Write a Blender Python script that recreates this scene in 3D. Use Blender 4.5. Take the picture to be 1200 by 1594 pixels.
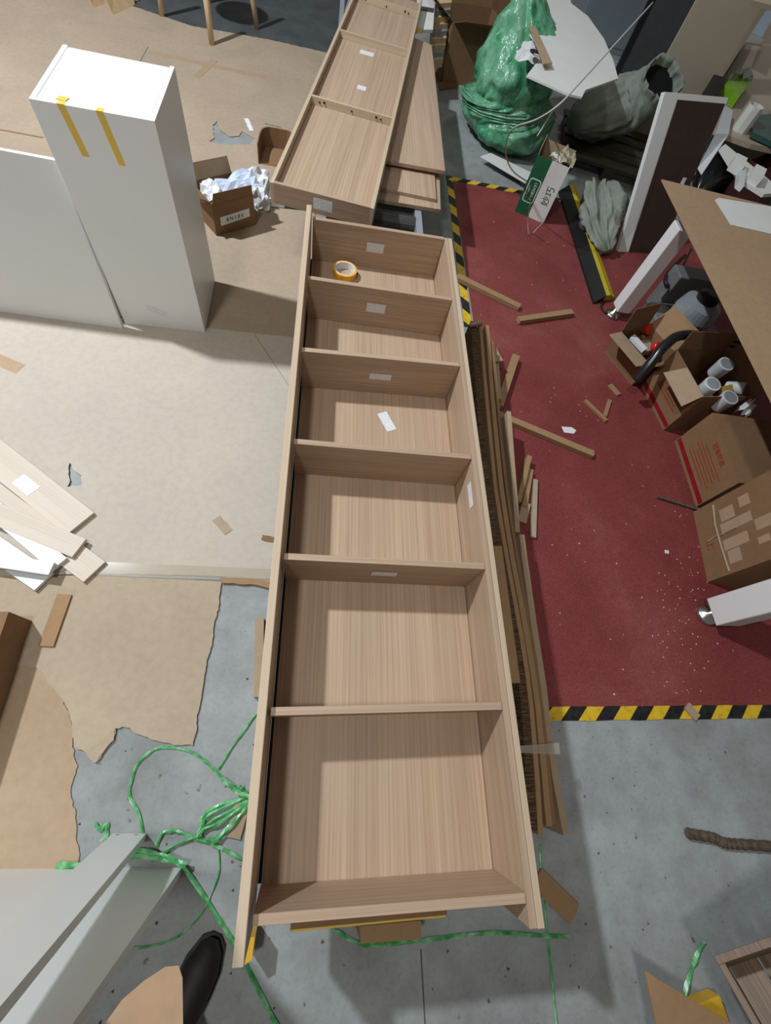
import bpy, bmesh, math, random
from mathutils import Vector, Matrix, noise
from mathutils.geometry import tessellate_polygon
random.seed(7)
for o in list(bpy.data.objects): bpy.data.objects.remove(o)
scene = bpy.context.scene
COL = scene.collection

# ------------------------------------------------------------------ camera
CAM_LOC = Vector((0.0711, -1.8934, 1.6530))
CAM_ROT = (0.454961, -0.173303, -0.019737)
FPX = 686.6
cd = bpy.data.cameras.new('camera'); cam = bpy.data.objects.new('camera', cd); COL.objects.link(cam)
cam.location = CAM_LOC; cam.rotation_euler = CAM_ROT
cd.sensor_fit = 'HORIZONTAL'; cd.sensor_width = 36.0; cd.lens = FPX / 1200 * 36.0
cd.clip_start = 0.02
scene.camera = cam

# ------------------------------------------------------------------ world, lamps, exposure
world = bpy.data.worlds.new('world'); scene.world = world; world.use_nodes = True
world.node_tree.nodes['Background'].inputs[0].default_value = (1.0, 0.955, 0.90, 1)
world.node_tree.nodes['Background'].inputs[1].default_value = 0.14
def main_or_fill_lamp(name, loc, power, size, color):
    ld = bpy.data.lights.new(name, 'AREA'); ld.shape = 'DISK'; ld.size = size; ld.energy = power; ld.color = color
    o = bpy.data.objects.new(name, ld); COL.objects.link(o); o.location = loc
    o.rotation_euler = (0, 0, 0)
    return o
main_or_fill_lamp('main_or_fill_lamp', (-2.65, 0.52, 4.45), 305, 0.22, (0.93, 0.99, 1.06))
main_or_fill_lamp('main_or_fill_lamp', (-1.0, -2.1, 4.45), 60, 0.40, (1.0, 0.98, 0.95))  # second lamp implied by the doubled shadow edge, shifted forward as added front fill
main_or_fill_lamp('main_or_fill_lamp', (2.6, 4.6, 4.45), 16, 0.5, (1.0, 0.985, 0.97))  # weak lamp added as fill, no known fixture there
vs = scene.view_settings
vs.view_transform = 'Standard'; vs.look = 'None'; vs.gamma = 1.0; vs.use_curve_mapping = False
vs.exposure = 0.0

# ------------------------------------------------------------------ pixel of the 1200x1594 frame -> world point at height z
CAM_M = Matrix.Translation(CAM_LOC) @ cam.rotation_euler.to_matrix().to_4x4()
CAM_R = cam.rotation_euler.to_matrix()
def P(px, py, z=0.0):
    d = CAM_R @ Vector(((px - 600) / FPX, -(py - 797) / FPX, -1.0))
    return CAM_LOC + d * ((z - CAM_LOC.z) / d.z)

# ------------------------------------------------------------------ materials
MATS = {}
def lin(c):
    return tuple((v / 255 / 12.92) if v / 255 <= 0.04045 else ((v / 255 + 0.055) / 1.055) ** 2.4 for v in c)
class NT:
    def __init__(s, name, rough=0.6, spec=0.3, metal=0.0):
        s.m = bpy.data.materials.new(name); s.m.use_nodes = True; s.t = s.m.node_tree
        s.b = s.t.nodes['Principled BSDF']; MATS[name] = s.m
        s.b.inputs['Roughness'].default_value = rough; s.b.inputs['Metallic'].default_value = metal
        s.b.inputs['Specular IOR Level'].default_value = spec
        s.co = s.t.nodes.new('ShaderNodeTexCoord')
    def n(s, kind, **kw):
        x = s.t.nodes.new(kind)
        for k, v in kw.items():
            if k in x.inputs: x.inputs[k].default_value = v
            else: setattr(x, k, v)
        return x
    def l(s, a, b): s.t.links.new(a, b)
    def mapped(s, scale, rot=(0, 0, 0), coord='Object'):
        mp = s.n('ShaderNodeMapping'); mp.inputs['Scale'].default_value = scale; mp.inputs['Rotation'].default_value = rot
        s.l(s.co.outputs[coord], mp.inputs['Vector']); return mp.outputs['Vector']
    def noise(s, vec, scale=1.0, detail=4.0, rough=0.6, dist=0.0):
        x = s.n('ShaderNodeTexNoise'); x.inputs['Scale'].default_value = scale; x.inputs['Detail'].default_value = detail
        x.inputs['Roughness'].default_value = rough; x.inputs['Distortion'].default_value = dist
        s.l(vec, x.inputs['Vector']); return x.outputs['Fac']
    def ramp(s, fac, stops, interp='LINEAR'):
        r = s.n('ShaderNodeValToRGB'); r.color_ramp.interpolation = interp
        e = r.color_ramp.elements
        while len(e) < len(stops): e.new(0.5)
        for i, (p, c) in enumerate(stops):
            e[i].position = p; e[i].color = (*c, 1) if len(c) == 3 else c
        s.l(fac, r.inputs['Fac']); return r.outputs['Color']
    def mix(s, fac, a, b, mode='MIX'):
        x = s.n('ShaderNodeMix'); x.data_type = 'RGBA'; x.blend_type = mode
        for sock, v in ((x.inputs[0], fac), (x.inputs[6], a), (x.inputs[7], b)):
            if isinstance(v, (int, float)): sock.default_value = v
            elif isinstance(v, tuple): sock.default_value = (*v, 1)
            else: s.l(v, sock)
        return x.outputs[2]
    def color(s, c):
        if isinstance(c, tuple): s.b.inputs['Base Color'].default_value = (*c, 1)
        else: s.l(c, s.b.inputs['Base Color'])
    def bump(s, h, strength=0.3, dist=0.002):
        x = s.n('ShaderNodeBump'); x.inputs['Strength'].default_value = strength; x.inputs['Distance'].default_value = dist
        s.l(h, x.inputs['Height']); s.l(x.outputs['Normal'], s.b.inputs['Normal'])

def wood_mat(name, axis, light, dark, amt=1.0):
    m = NT(name, 0.5, 0.3)
    fine = [170, 170, 170]; fine[axis] = 1.3
    wide = [22, 22, 22]; wide[axis] = 0.5
    a = m.noise(m.mapped(tuple(fine)), 1, 3, 0.6); b = m.noise(m.mapped(tuple(wide)), 1, 3, 0.5)
    c1 = m.ramp(a, [(0.32, dark), (0.62, light)])
    c2 = m.ramp(b, [(0.3, (0.86, 0.85, 0.84)), (0.7, (1.0, 1.0, 1.0))])
    m.color(m.mix(amt, c1, c2, 'MULTIPLY'))
    m.bump(a, 0.08, 0.001)
    return m.m
OAK_L, OAK_D = (0.525, 0.385, 0.275), (0.415, 0.286, 0.190)
wood_mat('oak_y', 1, OAK_L, OAK_D); wood_mat('oak_x', 0, OAK_L, OAK_D); wood_mat('oak_z', 2, OAK_L, OAK_D)
wood_mat('oak_edge', 1, (0.61, 0.49, 0.35), (0.54, 0.42, 0.29)); wood_mat('oak_edge_x', 0, (0.61, 0.49, 0.35), (0.54, 0.42, 0.29))
wood_mat('maple', 1, (0.64, 0.555, 0.46), (0.58, 0.49, 0.395)); wood_mat('maple_x', 0, (0.60, 0.49, 0.38), (0.54, 0.43, 0.325))
wood_mat('beech', 2, (0.72, 0.54, 0.33), (0.63, 0.45, 0.26))
wood_mat('old_wood', 1, (0.24, 0.16, 0.10), (0.10, 0.06, 0.038)); wood_mat('dark_pallet', 0, (0.075, 0.06, 0.045), (0.03, 0.024, 0.018))
wood_mat('walnut_board', 2, (0.062, 0.036, 0.028), (0.042, 0.024, 0.019))

def card_mat(name, base, var=0.14, scale=1.0):
    m = NT(name, 0.85, 0.12)
    v = m.mapped((1, 1, 1))
    a = m.noise(v, 2.3 * scale, 5, 0.6, 0.4); b = m.noise(m.mapped((260, 9, 60)), 1, 2, 0.5); c = m.noise(v, 38, 3, 0.6)
    k = tuple(x * (1 - var) for x in base)
    col = m.mix(m.ramp(a, [(0.35, (0, 0, 0)), (0.68, (1, 1, 1))]), k, base)
    col = m.mix(0.5, col, m.ramp(c, [(0.3, (0.84, 0.83, 0.81)), (0.6, (1, 1, 1))]), 'MULTIPLY')
    m.color(col); m.bump(b, 0.05, 0.001)
card_mat('card', (0.44, 0.325, 0.215)); card_mat('card_floor', (0.43, 0.34, 0.25)); card_mat('card_pale', (0.52, 0.46, 0.39), 0.07)
card_mat('card_dark', (0.27, 0.16, 0.085)); card_mat('card_strip', (0.38, 0.24, 0.13)); card_mat('card_top', (0.42, 0.285, 0.175), 0.08); card_mat('card_mid', (0.45, 0.365, 0.265))
def simple(name, c, rough=0.5, spec=0.3, metal=0.0, var=0.0, scale=20.0, bump=0.0):
    m = NT(name, rough, spec, metal)
    if var or bump:
        a = m.noise(m.mapped((1, 1, 1)), scale, 4, 0.6)
        m.color(m.ramp(a, [(0.3, tuple(x * (1 - var) for x in c)), (0.7, c)]))
        if bump: m.bump(a, bump, 0.004)
    else:
        m.color(c)
    return m.m
simple('white', (0.80, 0.815, 0.80), 0.35, 0.4, var=0.03, scale=3); simple('white_edge', (0.68, 0.71, 0.71), 0.35, 0.4, var=0.03, scale=4)
simple('cream', (0.60, 0.54, 0.42), 0.5, var=0.05); simple('paper', (0.78, 0.79, 0.80), 0.8, 0.1, var=0.08, scale=9, bump=0.2)
simple('blue_paper', (0.58, 0.67, 0.82), 0.7, 0.1, var=0.15, scale=8, bump=0.3)
simple('foam_white', (0.74, 0.75, 0.72), 0.6, 0.2, var=0.06, scale=6)
simple('steel', (0.62, 0.62, 0.61), 0.22, 0.5, 1.0); simple('rail', (0.38, 0.42, 0.45), 0.45, 0.4, 0.3, var=0.1)
simple('roller', (0.075, 0.078, 0.075), 0.35, 0.5, 0.2, var=0.2); simple('black', (0.012, 0.012, 0.013), 0.45, 0.4, var=0.3)
simple('black_gloss', (0.015, 0.016, 0.017), 0.25, 0.5); simple('dark_grey', (0.06, 0.065, 0.07), 0.5, 0.3, var=0.2)
simple('grey_steel', (0.26, 0.31, 0.35), 0.4, 0.4, 0.1, var=0.15, scale=4); simple('grey_plastic', (0.20, 0.20, 0.205), 0.6, 0.3, var=0.2, scale=8)
simple('shoe', (0.018, 0.015, 0.014), 0.55, 0.4, var=0.3, bump=0.2); simple('trousers', (0.012, 0.012, 0.014), 0.9, 0.1, var=0.3)
simple('ink', (0.03, 0.03, 0.03), 0.7, 0.1); simple('green_ink', (0.02, 0.11, 0.055), 0.5); simple('red_ink', (0.33, 0.045, 0.02), 0.7, 0.1)
simple('red_band', (0.30, 0.015, 0.02), 0.7, 0.1, var=0.3); simple('red_plastic', (0.62, 0.03, 0.025), 0.3, 0.5)
simple('green_card', (0.015, 0.13, 0.055), 0.4, 0.4, var=0.25, scale=14); simple('tape_amber', (0.85, 0.45, 0.05), 0.3, 0.5, var=0.12)
simple('tape_yellow', (0.78, 0.52, 0.09), 0.5, 0.3, var=0.06); simple('yellow_paint', (0.72, 0.42, 0.03), 0.45, 0.4, var=0.15)
simple('ramp_yellow', (0.60, 0.47, 0.025), 0.5, 0.3, var=0.15); simple('lime', (0.25, 0.50, 0.03), 0.35, 0.5, var=0.35, scale=18); simple('cable', (0.50, 0.49, 0.46), 0.5, 0.3)
simple('maroon', (0.045, 0.012, 0.010), 0.6); simple('teal_glass', (0.05, 0.13, 0.11), 0.3, 0.5, var=0.3)
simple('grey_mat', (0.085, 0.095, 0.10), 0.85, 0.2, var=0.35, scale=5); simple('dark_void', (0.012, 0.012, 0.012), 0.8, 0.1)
simple('ochre', (0.48, 0.30, 0.06), 0.5, 0.3); simple('hole', (0.01, 0.008, 0.006), 0.9, 0.0); simple('groove', (0.10, 0.10, 0.10), 0.9, 0.1)
simple('bark', (0.16, 0.12, 0.085), 0.9, 0.1, var=0.55, scale=60, bump=0.6); simple('straw', (0.50, 0.45, 0.30), 0.8, 0.1, var=0.4, scale=40, bump=0.5)
simple('sack', (0.30, 0.335, 0.285), 0.75, 0.2, var=0.38, scale=7, bump=0.25); simple('beige_lam', (0.50, 0.42, 0.32), 0.5, 0.3, var=0.04, scale=2)
simple('bluegrey_paper', (0.36, 0.46, 0.55), 0.6); simple('tan_tape', (0.44, 0.31, 0.20), 0.25, 0.5, var=0.1)
def tape_clear():
    m = NT('clear_tape', 0.12, 0.6); m.color((0.62, 0.55, 0.43)); m.b.inputs['Alpha'].default_value = 0.3
    m.m.blend_method = 'BLEND' if hasattr(m.m, 'blend_method') else None
tape_clear()
def concrete():
    m = NT('concrete', 0.55, 0.35); v = m.mapped((1, 1, 1))
    a = m.noise(v, 1.1, 6, 0.62, 0.3); b = m.noise(v, 9, 5, 0.65); c = m.noise(v, 75, 3, 0.6); d = m.noise(v, 26, 2, 0.5)
    col = m.ramp(a, [(0.27, (0.17, 0.18, 0.175)), (0.45, (0.30, 0.32, 0.315)), (0.58, (0.36, 0.385, 0.385)), (0.75, (0.44, 0.47, 0.475))])
    col = m.mix(0.75, col, m.ramp(b, [(0.28, (0.70, 0.69, 0.66)), (0.6, (1, 1, 1))]), 'MULTIPLY')
    col = m.mix(0.6, col, m.ramp(c, [(0.25, (0.75, 0.75, 0.75)), (0.5, (1, 1, 1))]), 'MULTIPLY')
    col = m.mix(m.ramp(d, [(0.25, (0.8, 0.8, 0.8)), (0.30, (0, 0, 0))]), col, (0.06, 0.06, 0.055))
    m.color(col); m.bump(b, 0.08, 0.002)
concrete()
def red_mat():
    m = NT('red_floor', 0.6, 0.3); v = m.mapped((1, 1, 1))
    a = m.noise(v, 1.7, 5, 0.6, 0.3); b = m.noise(v, 120, 3, 0.7); c = m.noise(v, 45, 2, 0.5); e = m.noise(v, 6, 5, 0.6)
    col = m.ramp(a, [(0.3, (0.20, 0.036, 0.037)), (0.55, (0.26, 0.058, 0.056)), (0.75, (0.33, 0.105, 0.098))])
    col = m.mix(0.5, col, m.ramp(e, [(0.3, (0.78, 0.74, 0.72)), (0.65, (1, 1, 1))]), 'MULTIPLY')
    col = m.mix(0.45, col, m.ramp(b, [(0.35, (0.45, 0.42, 0.42)), (0.65, (1.25, 1.25, 1.25))]), 'MULTIPLY')
    col = m.mix(m.ramp(c, [(0.755, (0, 0, 0)), (0.775, (1, 1, 1))]), col, (0.55, 0.45, 0.43))
    m.color(col); m.bump(b, 0.15, 0.001)
red_mat()
def hazard(name, axis, period):
    m = NT(name, 0.5, 0.35)
    sp = m.n('ShaderNodeSeparateXYZ'); m.l(m.co.outputs['Object'], sp.inputs[0])
    ad = m.n('ShaderNodeMath', operation='SUBTRACT' if axis == 0 else 'ADD')
    m.l(sp.outputs[axis], ad.inputs[0]); m.l(sp.outputs[1 - axis], ad.inputs[1])
    dv = m.n('ShaderNodeMath', operation='DIVIDE'); dv.inputs[1].default_value = period; m.l(ad.outputs[0], dv.inputs[0])
    fr = m.n('ShaderNodeMath', operation='FRACT'); m.l(dv.outputs[0], fr.inputs[0])
    gt = m.n('ShaderNodeMath', operation='GREATER_THAN'); gt.inputs[1].default_value = 0.5; m.l(fr.outputs[0], gt.inputs[0])
    w = m.noise(m.mapped((1, 1, 1)), 30, 4, 0.7)
    yel = m.ramp(w, [(0.3, (0.20, 0.13, 0.02)), (0.42, (0.66, 0.42, 0.02)), (0.7, (0.76, 0.52, 0.03))])
    blk = m.ramp(w, [(0.4, (0.010, 0.010, 0.010)), (0.75, (0.03, 0.03, 0.03))])
    m.color(m.mix(gt.outputs[0], blk, yel))
hazard('hazard_x', 0, 0.142); hazard('hazard_y', 1, 0.205)
def sticker_mat():
    m = NT('sticker', 0.55, 0.3)
    br = m.n('ShaderNodeTexBrick'); br.offset = 0.37
    m.l(m.mapped((7, 5, 1), coord='UV'), br.inputs['Vector'])
    br.inputs['Scale'].default_value = 1.0; br.inputs['Mortar Size'].default_value = 0.28
    br.inputs['Brick Width'].default_value = 2.3; br.inputs['Row Height'].default_value = 1.0
    br.inputs['Color1'].default_value = (0.60, 0.60, 0.62, 1); br.inputs['Color2'].default_value = (0.70, 0.71, 0.72, 1)
    br.inputs['Mortar'].default_value = (0.76, 0.775, 0.79, 1)
    m.color(br.outputs['Color'])
sticker_mat()
def bag_mat():
    m = NT('green_bag', 0.16, 0.6); v = m.mapped((1, 1, 1))
    a = m.noise(v, 6, 5, 0.65, 1.2); b = m.noise(m.mapped((14, 14, 4)), 1, 5, 0.6, 1.0); c = m.noise(v, 16, 4, 0.6, 2.0)
    col = m.ramp(a, [(0.30, (0.02, 0.16, 0.07)), (0.45, (0.09, 0.38, 0.19)), (0.65, (0.26, 0.56, 0.36))])
    col = m.mix(m.ramp(c, [(0.62, (0, 0, 0)), (0.74, (0.7, 0.7, 0.7))]), col, (0.33, 0.55, 0.40))
    m.color(col); m.b.inputs['Transmission Weight'].default_value = 0.12; m.bump(b, 0.7, 0.02)
bag_mat()
def ribbon_mat():
    m = NT('green_string', 0.3, 0.5); a = m.noise(m.mapped((1, 1, 1)), 30, 3, 0.6)
    m.color(m.ramp(a, [(0.33, (0.04, 0.25, 0.07)), (0.5, (0.10, 0.40, 0.14)), (0.70, (0.34, 0.60, 0.36))]))
ribbon_mat()
def flute_mat():
    m = NT('flute', 0.9, 0.1)
    b = m.noise(m.mapped((20, 200, 20)), 1, 4, 0.7)
    m.color(m.ramp(b, [(0.35, (0.035, 0.022, 0.013)), (0.55, (0.13, 0.08, 0.045)), (0.75, (0.30, 0.20, 0.12))]))
    m.bump(b, 0.8, 0.006)
flute_mat()

# ------------------------------------------------------------------ geometry kit
def wloc(o):
    v = Vector((0, 0, 0))
    while o is not None:
        v = v + o.location; o = o.parent
    return v
class G:
    def __init__(s): s.v = []; s.f = []; s.uv = {}
    def add(s, vs, fs):
        k = len(s.v); s.v += [Vector(x) for x in vs]; s.f += [tuple(i + k for i in f) for f in fs]; return s
    def box(s, x0, x1, y0, y1, z0, z1, M=None):
        vs = [Vector((x, y, z)) for z in (z0, z1) for y in (y0, y1) for x in (x0, x1)]
        if M is not None: vs = [M @ v for v in vs]
        return s.add(vs, [(0, 2, 3, 1), (4, 5, 7, 6), (0, 1, 5, 4), (2, 6, 7, 3), (0, 4, 6, 2), (1, 3, 7, 5)])
    def slab(s, q, t, nrm=None):
        """polygon q (3+ corners, top face) with thickness t behind it"""
        q = [Vector(p) for p in q]
        n = Vector((0, 0, 0))
        for i in range(len(q)):
            a, b = q[i], q[(i + 1) % len(q)]
            n += a.cross(b)
        n.normalize()
        if nrm is not None: n = Vector(nrm).normalized()
        elif n.z < 0 or (abs(n.z) < 1e-4 and n.y > 0):
            n = -n
        k = len(q)
        vs = q + [p - n * t for p in q]
        fs = [tuple(range(k)), tuple(range(2 * k - 1, k - 1, -1))] + [(i, i + k, (i + 1) % k + k, (i + 1) % k) for i in range(k)]
        return s.add(vs, fs)
    def poly(s, loops, z0, z1):
        """flat sheet with holes; loops of (x,y)"""
        L = [[Vector((p[0], p[1], 0)) for p in l] for l in loops]
        tri = tessellate_polygon(L); flat = [p for l in L for p in l]; n = len(flat)
        vs = [(p.x, p.y, z1) for p in flat] + [(p.x, p.y, z0) for p in flat]
        fs = []
        for t in tri:
            a, b, c = (flat[i] for i in t)
            up = (b - a).cross(c - a).z > 0
            t = t if up else t[::-1]
            fs += [tuple(t), tuple(i + n for i in t[::-1])]
        k = 0
        for l in L:
            m = len(l)
            fs += [(k + i, k + i + n, k + (i + 1) % m + n, k + (i + 1) % m) for i in range(m)]; k += m
        return s.add(vs, fs)
    def tube(s, path, r, n=10, cap=True, flat=1.0):
        path = [Vector(p) for p in path]; N = len(path)
        rs = r if isinstance(r, (list, tuple)) else [r] * N
        up = Vector((0, 0, 1)); rings = []
        for i in range(N):
            t = (path[min(i + 1, N - 1)] - path[max(i - 1, 0)]).normalized()
            u = t.cross(up)
            if u.length < 1e-3: u = t.cross(Vector((1, 0, 0)))
            u.normalize(); w = u.cross(t)
            rings.append([path[i] + (u * math.cos(a) + w * math.sin(a) * flat) * rs[i] for a in [2 * math.pi * j / n for j in range(n)]])
        vs = [p for q in rings for p in q]; fs = []
        for i in range(N - 1):
            for j in range(n):
                fs.append((i * n + j, i * n + (j + 1) % n, (i + 1) * n + (j + 1) % n, (i + 1) * n + j))
        if cap: fs += [tuple(range(n - 1, -1, -1)), tuple((N - 1) * n + j for j in range(n))]
        return s.add(vs, fs)
    def lathe(s, prof, n=24, M=None):
        vs = []; fs = []
        for (r, z) in prof:
            for j in range(n):
                a = 2 * math.pi * j / n; vs.append(Vector((r * math.cos(a), r * math.sin(a), z)))
        for i in range(len(prof) - 1):
            for j in range(n):
                fs.append((i * n + j, i * n + (j + 1) % n, (i + 1) * n + (j + 1) % n, (i + 1) * n + j))
        fs += [tuple(range(n - 1, -1, -1)), tuple((len(prof) - 1) * n + j for j in range(n))]
        if M is not None: vs = [M @ v for v in vs]
        return s.add(vs, fs)
    def ribbon(s, path, w, t=0.0015, twist=0.0, seed=0):
        """flat plastic tape following path, slightly folded"""
        path = [Vector(p) for p in path]; N = len(path); vs = []; fs = []
        for i in range(N):
            d = (path[min(i + 1, N - 1)] - path[max(i - 1, 0)]); d.z = 0
            if d.length < 1e-6: d = Vector((1, 0, 0))
            u = Vector((-d.y, d.x, 0)).normalized()
            ww = w * (0.75 + 0.5 * noise.noise(Vector((i * 0.6, seed, 3))))
            a = twist * math.sin(i * 0.9 + seed)
            u = u * math.cos(a) + Vector((0, 0, 1)) * math.sin(a)
            lift = Vector((0, 0, ww * 0.25 + t))
            p = path[i]
            zb = max(0.0015, 0)
            l, r = p - u * ww / 2, p + u * ww / 2
            vs += [l, p + lift, r, p + lift - Vector((0, 0, t))]
        for i in range(N - 1):
            for j in range(4):
                fs.append((i * 4 + j, i * 4 + (j + 1) % 4, (i + 1) * 4 + (j + 1) % 4, (i + 1) * 4 + j))
        fs += [(3, 2, 1, 0), tuple((N - 1) * 4 + j for j in range(4))]
        return s.add(vs, fs)
    def build(s, name, mat, parent=None, bevel=0.0, smooth=False, local=False, origin=None, uvbox=None):
        vs = s.v
        if parent is not None: base = Vector((0, 0, 0)) if local else wloc(parent); loc = Vector((0, 0, 0))
        else:
            if origin is None:
                lo = Vector([min(v[i] for v in vs) for i in range(3)]); hi = Vector([max(v[i] for v in vs) for i in range(3)])
                origin = Vector(((lo.x + hi.x) / 2, (lo.y + hi.y) / 2, lo.z))
            base = Vector(origin); loc = base
        me = bpy.data.meshes.new(name); me.from_pydata([v - base for v in vs], [], s.f)
        bm = bmesh.new(); bm.from_mesh(me)
        bmesh.ops.recalc_face_normals(bm, faces=bm.faces)
        if bevel: bmesh.ops.bevel(bm, geom=bm.edges[:], offset=bevel, segments=1, affect='EDGES', clamp_overlap=True)
        if uvbox is not None:
            o0, ux, uy = uvbox; lay = bm.loops.layers.uv.new()
            for f in bm.faces:
                for lp in f.loops:
                    p = lp.vert.co + base - o0
                    lp[lay].uv = (p.dot(ux) / ux.length_squared, p.dot(uy) / uy.length_squared)
        bm.to_mesh(me); bm.free()
        if smooth:
            for p in me.polygons: p.use_smooth = True
        me.materials.append(MATS[mat])
        o = bpy.data.objects.new(name, me); COL.objects.link(o); o.location = loc
        if parent is not None: o.parent = parent
        return o
def tag(o, label=None, cat=None, group=None, kind=None):
    if label: o['label'] = label
    if cat: o['category'] = cat
    if group: o['group'] = group
    if kind: o['kind'] = kind
    return o
def thing(name, label, cat, loc, rotz=0.0, group=None):
    o = bpy.data.objects.new(name, None); COL.objects.link(o); o.empty_display_size = 0.05
    o.location = loc; o.rotation_euler = (0, 0, rotz)
    return tag(o, label, cat, group)
def lerp(a, b, t): return a + (b - a) * t
def smoothpath(pts, k=6):
    """Catmull-Rom through points"""
    pts = [Vector(p) for p in pts]; out = []
    for i in range(len(pts) - 1):
        p0, p1, p2, p3 = pts[max(i - 1, 0)], pts[i], pts[i + 1], pts[min(i + 2, len(pts) - 1)]
        for j in range(k):
            t = j / k
            out.append(0.5 * ((2 * p1) + (p2 - p0) * t + (2 * p0 - 5 * p1 + 4 * p2 - p3) * t * t + (3 * p1 - p0 - 3 * p2 + p3) * t ** 3))
    out.append(pts[-1]); return out
def rough_loop(pts, step=0.02, amp=0.006, seed=0, skip=()):
    """torn outline; pts are (x,y)"""
    out = []; n = len(pts)
    for i in range(n):
        a, b = Vector(pts[i][:2]), Vector(pts[(i + 1) % n][:2]); d = b - a; L = d.length
        if i in skip or L < 1e-5: out.append((a.x, a.y)); continue
        k = min(max(2, int(L / step)), 90); nv = Vector((-d.y, d.x)).normalized()
        for j in range(k):
            p = a + d * (j / k)
            q = amp * (noise.noise(Vector((p.x * 23 + seed, p.y * 23, 1))) * 1.6 + noise.noise(Vector((p.x * 90, p.y * 90 + seed, 5))) * 0.9) if j else 0
            out.append((p.x + nv.x * q, p.y + nv.y * q))
    return out
def text_part(name, body, size, M, mat, parent, extrude=0.0004):
    cu = bpy.data.curves.new(name, 'FONT'); cu.body = body; cu.size = size; cu.align_x = 'CENTER'; cu.align_y = 'CENTER'; cu.extrude = extrude; cu.resolution_u = 2
    t = bpy.data.objects.new(name, cu); COL.objects.link(t)
    bpy.context.view_layer.update()
    me = bpy.data.meshes.new_from_object(t.evaluated_get(bpy.context.evaluated_depsgraph_get()))
    bpy.data.objects.remove(t)
    base = wloc(parent)
    me.transform(M); me.transform(Matrix.Translation(-base)) if not getattr(parent, 'is_local', False) else None
    me.materials.clear(); me.materials.append(MATS[mat])
    o = bpy.data.objects.new(name, me); COL.objects.link(o); o.parent = parent
    return o
def frame(o, x, y):
    """matrix with given origin, x axis and approximate y axis"""
    x = Vector(x).normalized(); z = x.cross(Vector(y)).normalized(); y = z.cross(x)
    M = Matrix((x, y, z)).transposed().to_4x4(); M.translation = Vector(o); return M
def sticker(parent, c, ux, uy, w, h, name='sticker', mat='sticker', lift=0.0006):
    """paper label lying on a face at centre c with axes ux, uy"""
    c = Vector(c); ux = Vector(ux).normalized(); uy = Vector(uy).normalized(); n = ux.cross(uy).normalized()
    q = [c - ux * w / 2 - uy * h / 2, c + ux * w / 2 - uy * h / 2, c + ux * w / 2 + uy * h / 2, c - ux * w / 2 + uy * h / 2]
    q = [p + n * lift for p in q]
    return G().slab(q, lift * 0.9, n).build(name, mat, parent, uvbox=(q[0], ux * w * 1.0, uy * h * 1.0))

# ================================================================== SETTING
fl = G().poly([[(-9, -7), (10, -7), (10, 12), (-9, 12)]], -0.05, 0.0).build('floor', 'concrete', origin=(0, 0, 0)); tag(fl, kind='structure')
tag(fl, 'grey stained concrete workshop floor')
j0, j1 = P(655, 1478), P(664, 1640)
G().slab([j0 + Vector((-.002, 0, .0006)), j0 + Vector((.002, 0, .0006)), j1 + Vector((.002, 0, .0006)), j1 + Vector((-.002, 0, .0006))], .0005).build('joint', 'groove', fl)
# red floor covering
rp = [P(*a) for a in ((709, 288), (820, 301), (1010, 325))]
redpts = [(0.905, 1.53), (3.4, 1.53), (3.4, -1.855), (0.905, -1.842)]
red = G().poly([redpts], 0.0, 0.002).build('red_floor_covering', 'red_floor'); tag(red, 'dark red speckled floor covering right of the bookshelf', 'floor covering')
def tape_line(a, b, w, mat, label, z=0.0032):
    a, b = Vector(a), Vector(b); d = (b - a).normalized(); u = Vector((-d.y, d.x, 0)) * w / 2
    o = G().poly([rough_loop([(a + u)[:2], (a - u)[:2], (b - u)[:2], (b + u)[:2]], 0.05, 0.0015, 3)], 0.0021, z).build('hazard_tape', mat)
    return tag(o, label, 'floor tape', 'hazard tapes around the red covering')
tape_line((0.93, -1.865, 0), (3.4, -1.88, 0), 0.048, 'hazard_x', 'black and yellow hazard tape along the near edge of the red covering')
tape_line((0.885, 1.56, 0), (0.868, 0.10, 0), 0.046, 'hazard_y', 'black and yellow hazard tape between conveyor and red covering', 0.0030)
tape_line((0.86, 1.565, 0), (1.9, 1.545, 0), 0.048, 'hazard_x', 'black and yellow hazard tape along the far edge by the green bag', 0.0034)

# cardboard and paper laid on the floor
def sheet(name, px, z0, z1, mat, label, cat, holes=(), amp=0.006, skip=(), seed=0, step=0.02, world=False):
    out = [P(*p) for p in px]
    loops = [rough_loop(out, step, amp, seed, skip)] + [rough_loop([P(*p) for p in h], 0.012, 0.005, seed + 4 + i) for i, h in enumerate(holes)]
    o = G().poly(loops, z0, z1).build(name, mat); return tag(o, label, cat)
sheet('floor_mat', [(185, -60), (190, 4), (300, 41), (420, 62), (515, 84), (560, -60)], 0.0002, 0.0015, 'grey_mat', 'dark grey floor mat under the wooden stool legs', 'mat', amp=0.001)
sheet('cardboard_sheet', [(-260, -70), (120, -55), (192, 6), (300, 42), (420, 63), (512, 84), (500, 230), (490, 330), (500, 420), (490, 540), (330, 530), (-260, 475)], 0.0018, 0.0050, 'card_floor',
      'brown floor cardboard behind the white cabinet, torn in two places', 'cardboard', holes=[[(331, 196), (338, 190), (342, 204), (358, 214), (372, 213), (376, 205), (396, 217), (390, 226), (352, 227), (326, 222), (334, 214)], [(413, 193), (437, 199), (450, 212), (418, 218)]], amp=0.004, seed=2)
sheet('cardboard_sheet', [(-260, 455), (190, 497), (395, 521), (470, 528), (428, 903), (300, 896), (150, 894), (-260, 905)], 0.0052, 0.0085, 'card_pale',
      'large pale cardboard sheet left of the bookshelf', 'cardboard', holes=[[(110, 722), (118, 735), (128, 742), (128, 757), (106, 760), (108, 740)]], amp=0.002, seed=5)
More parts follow.
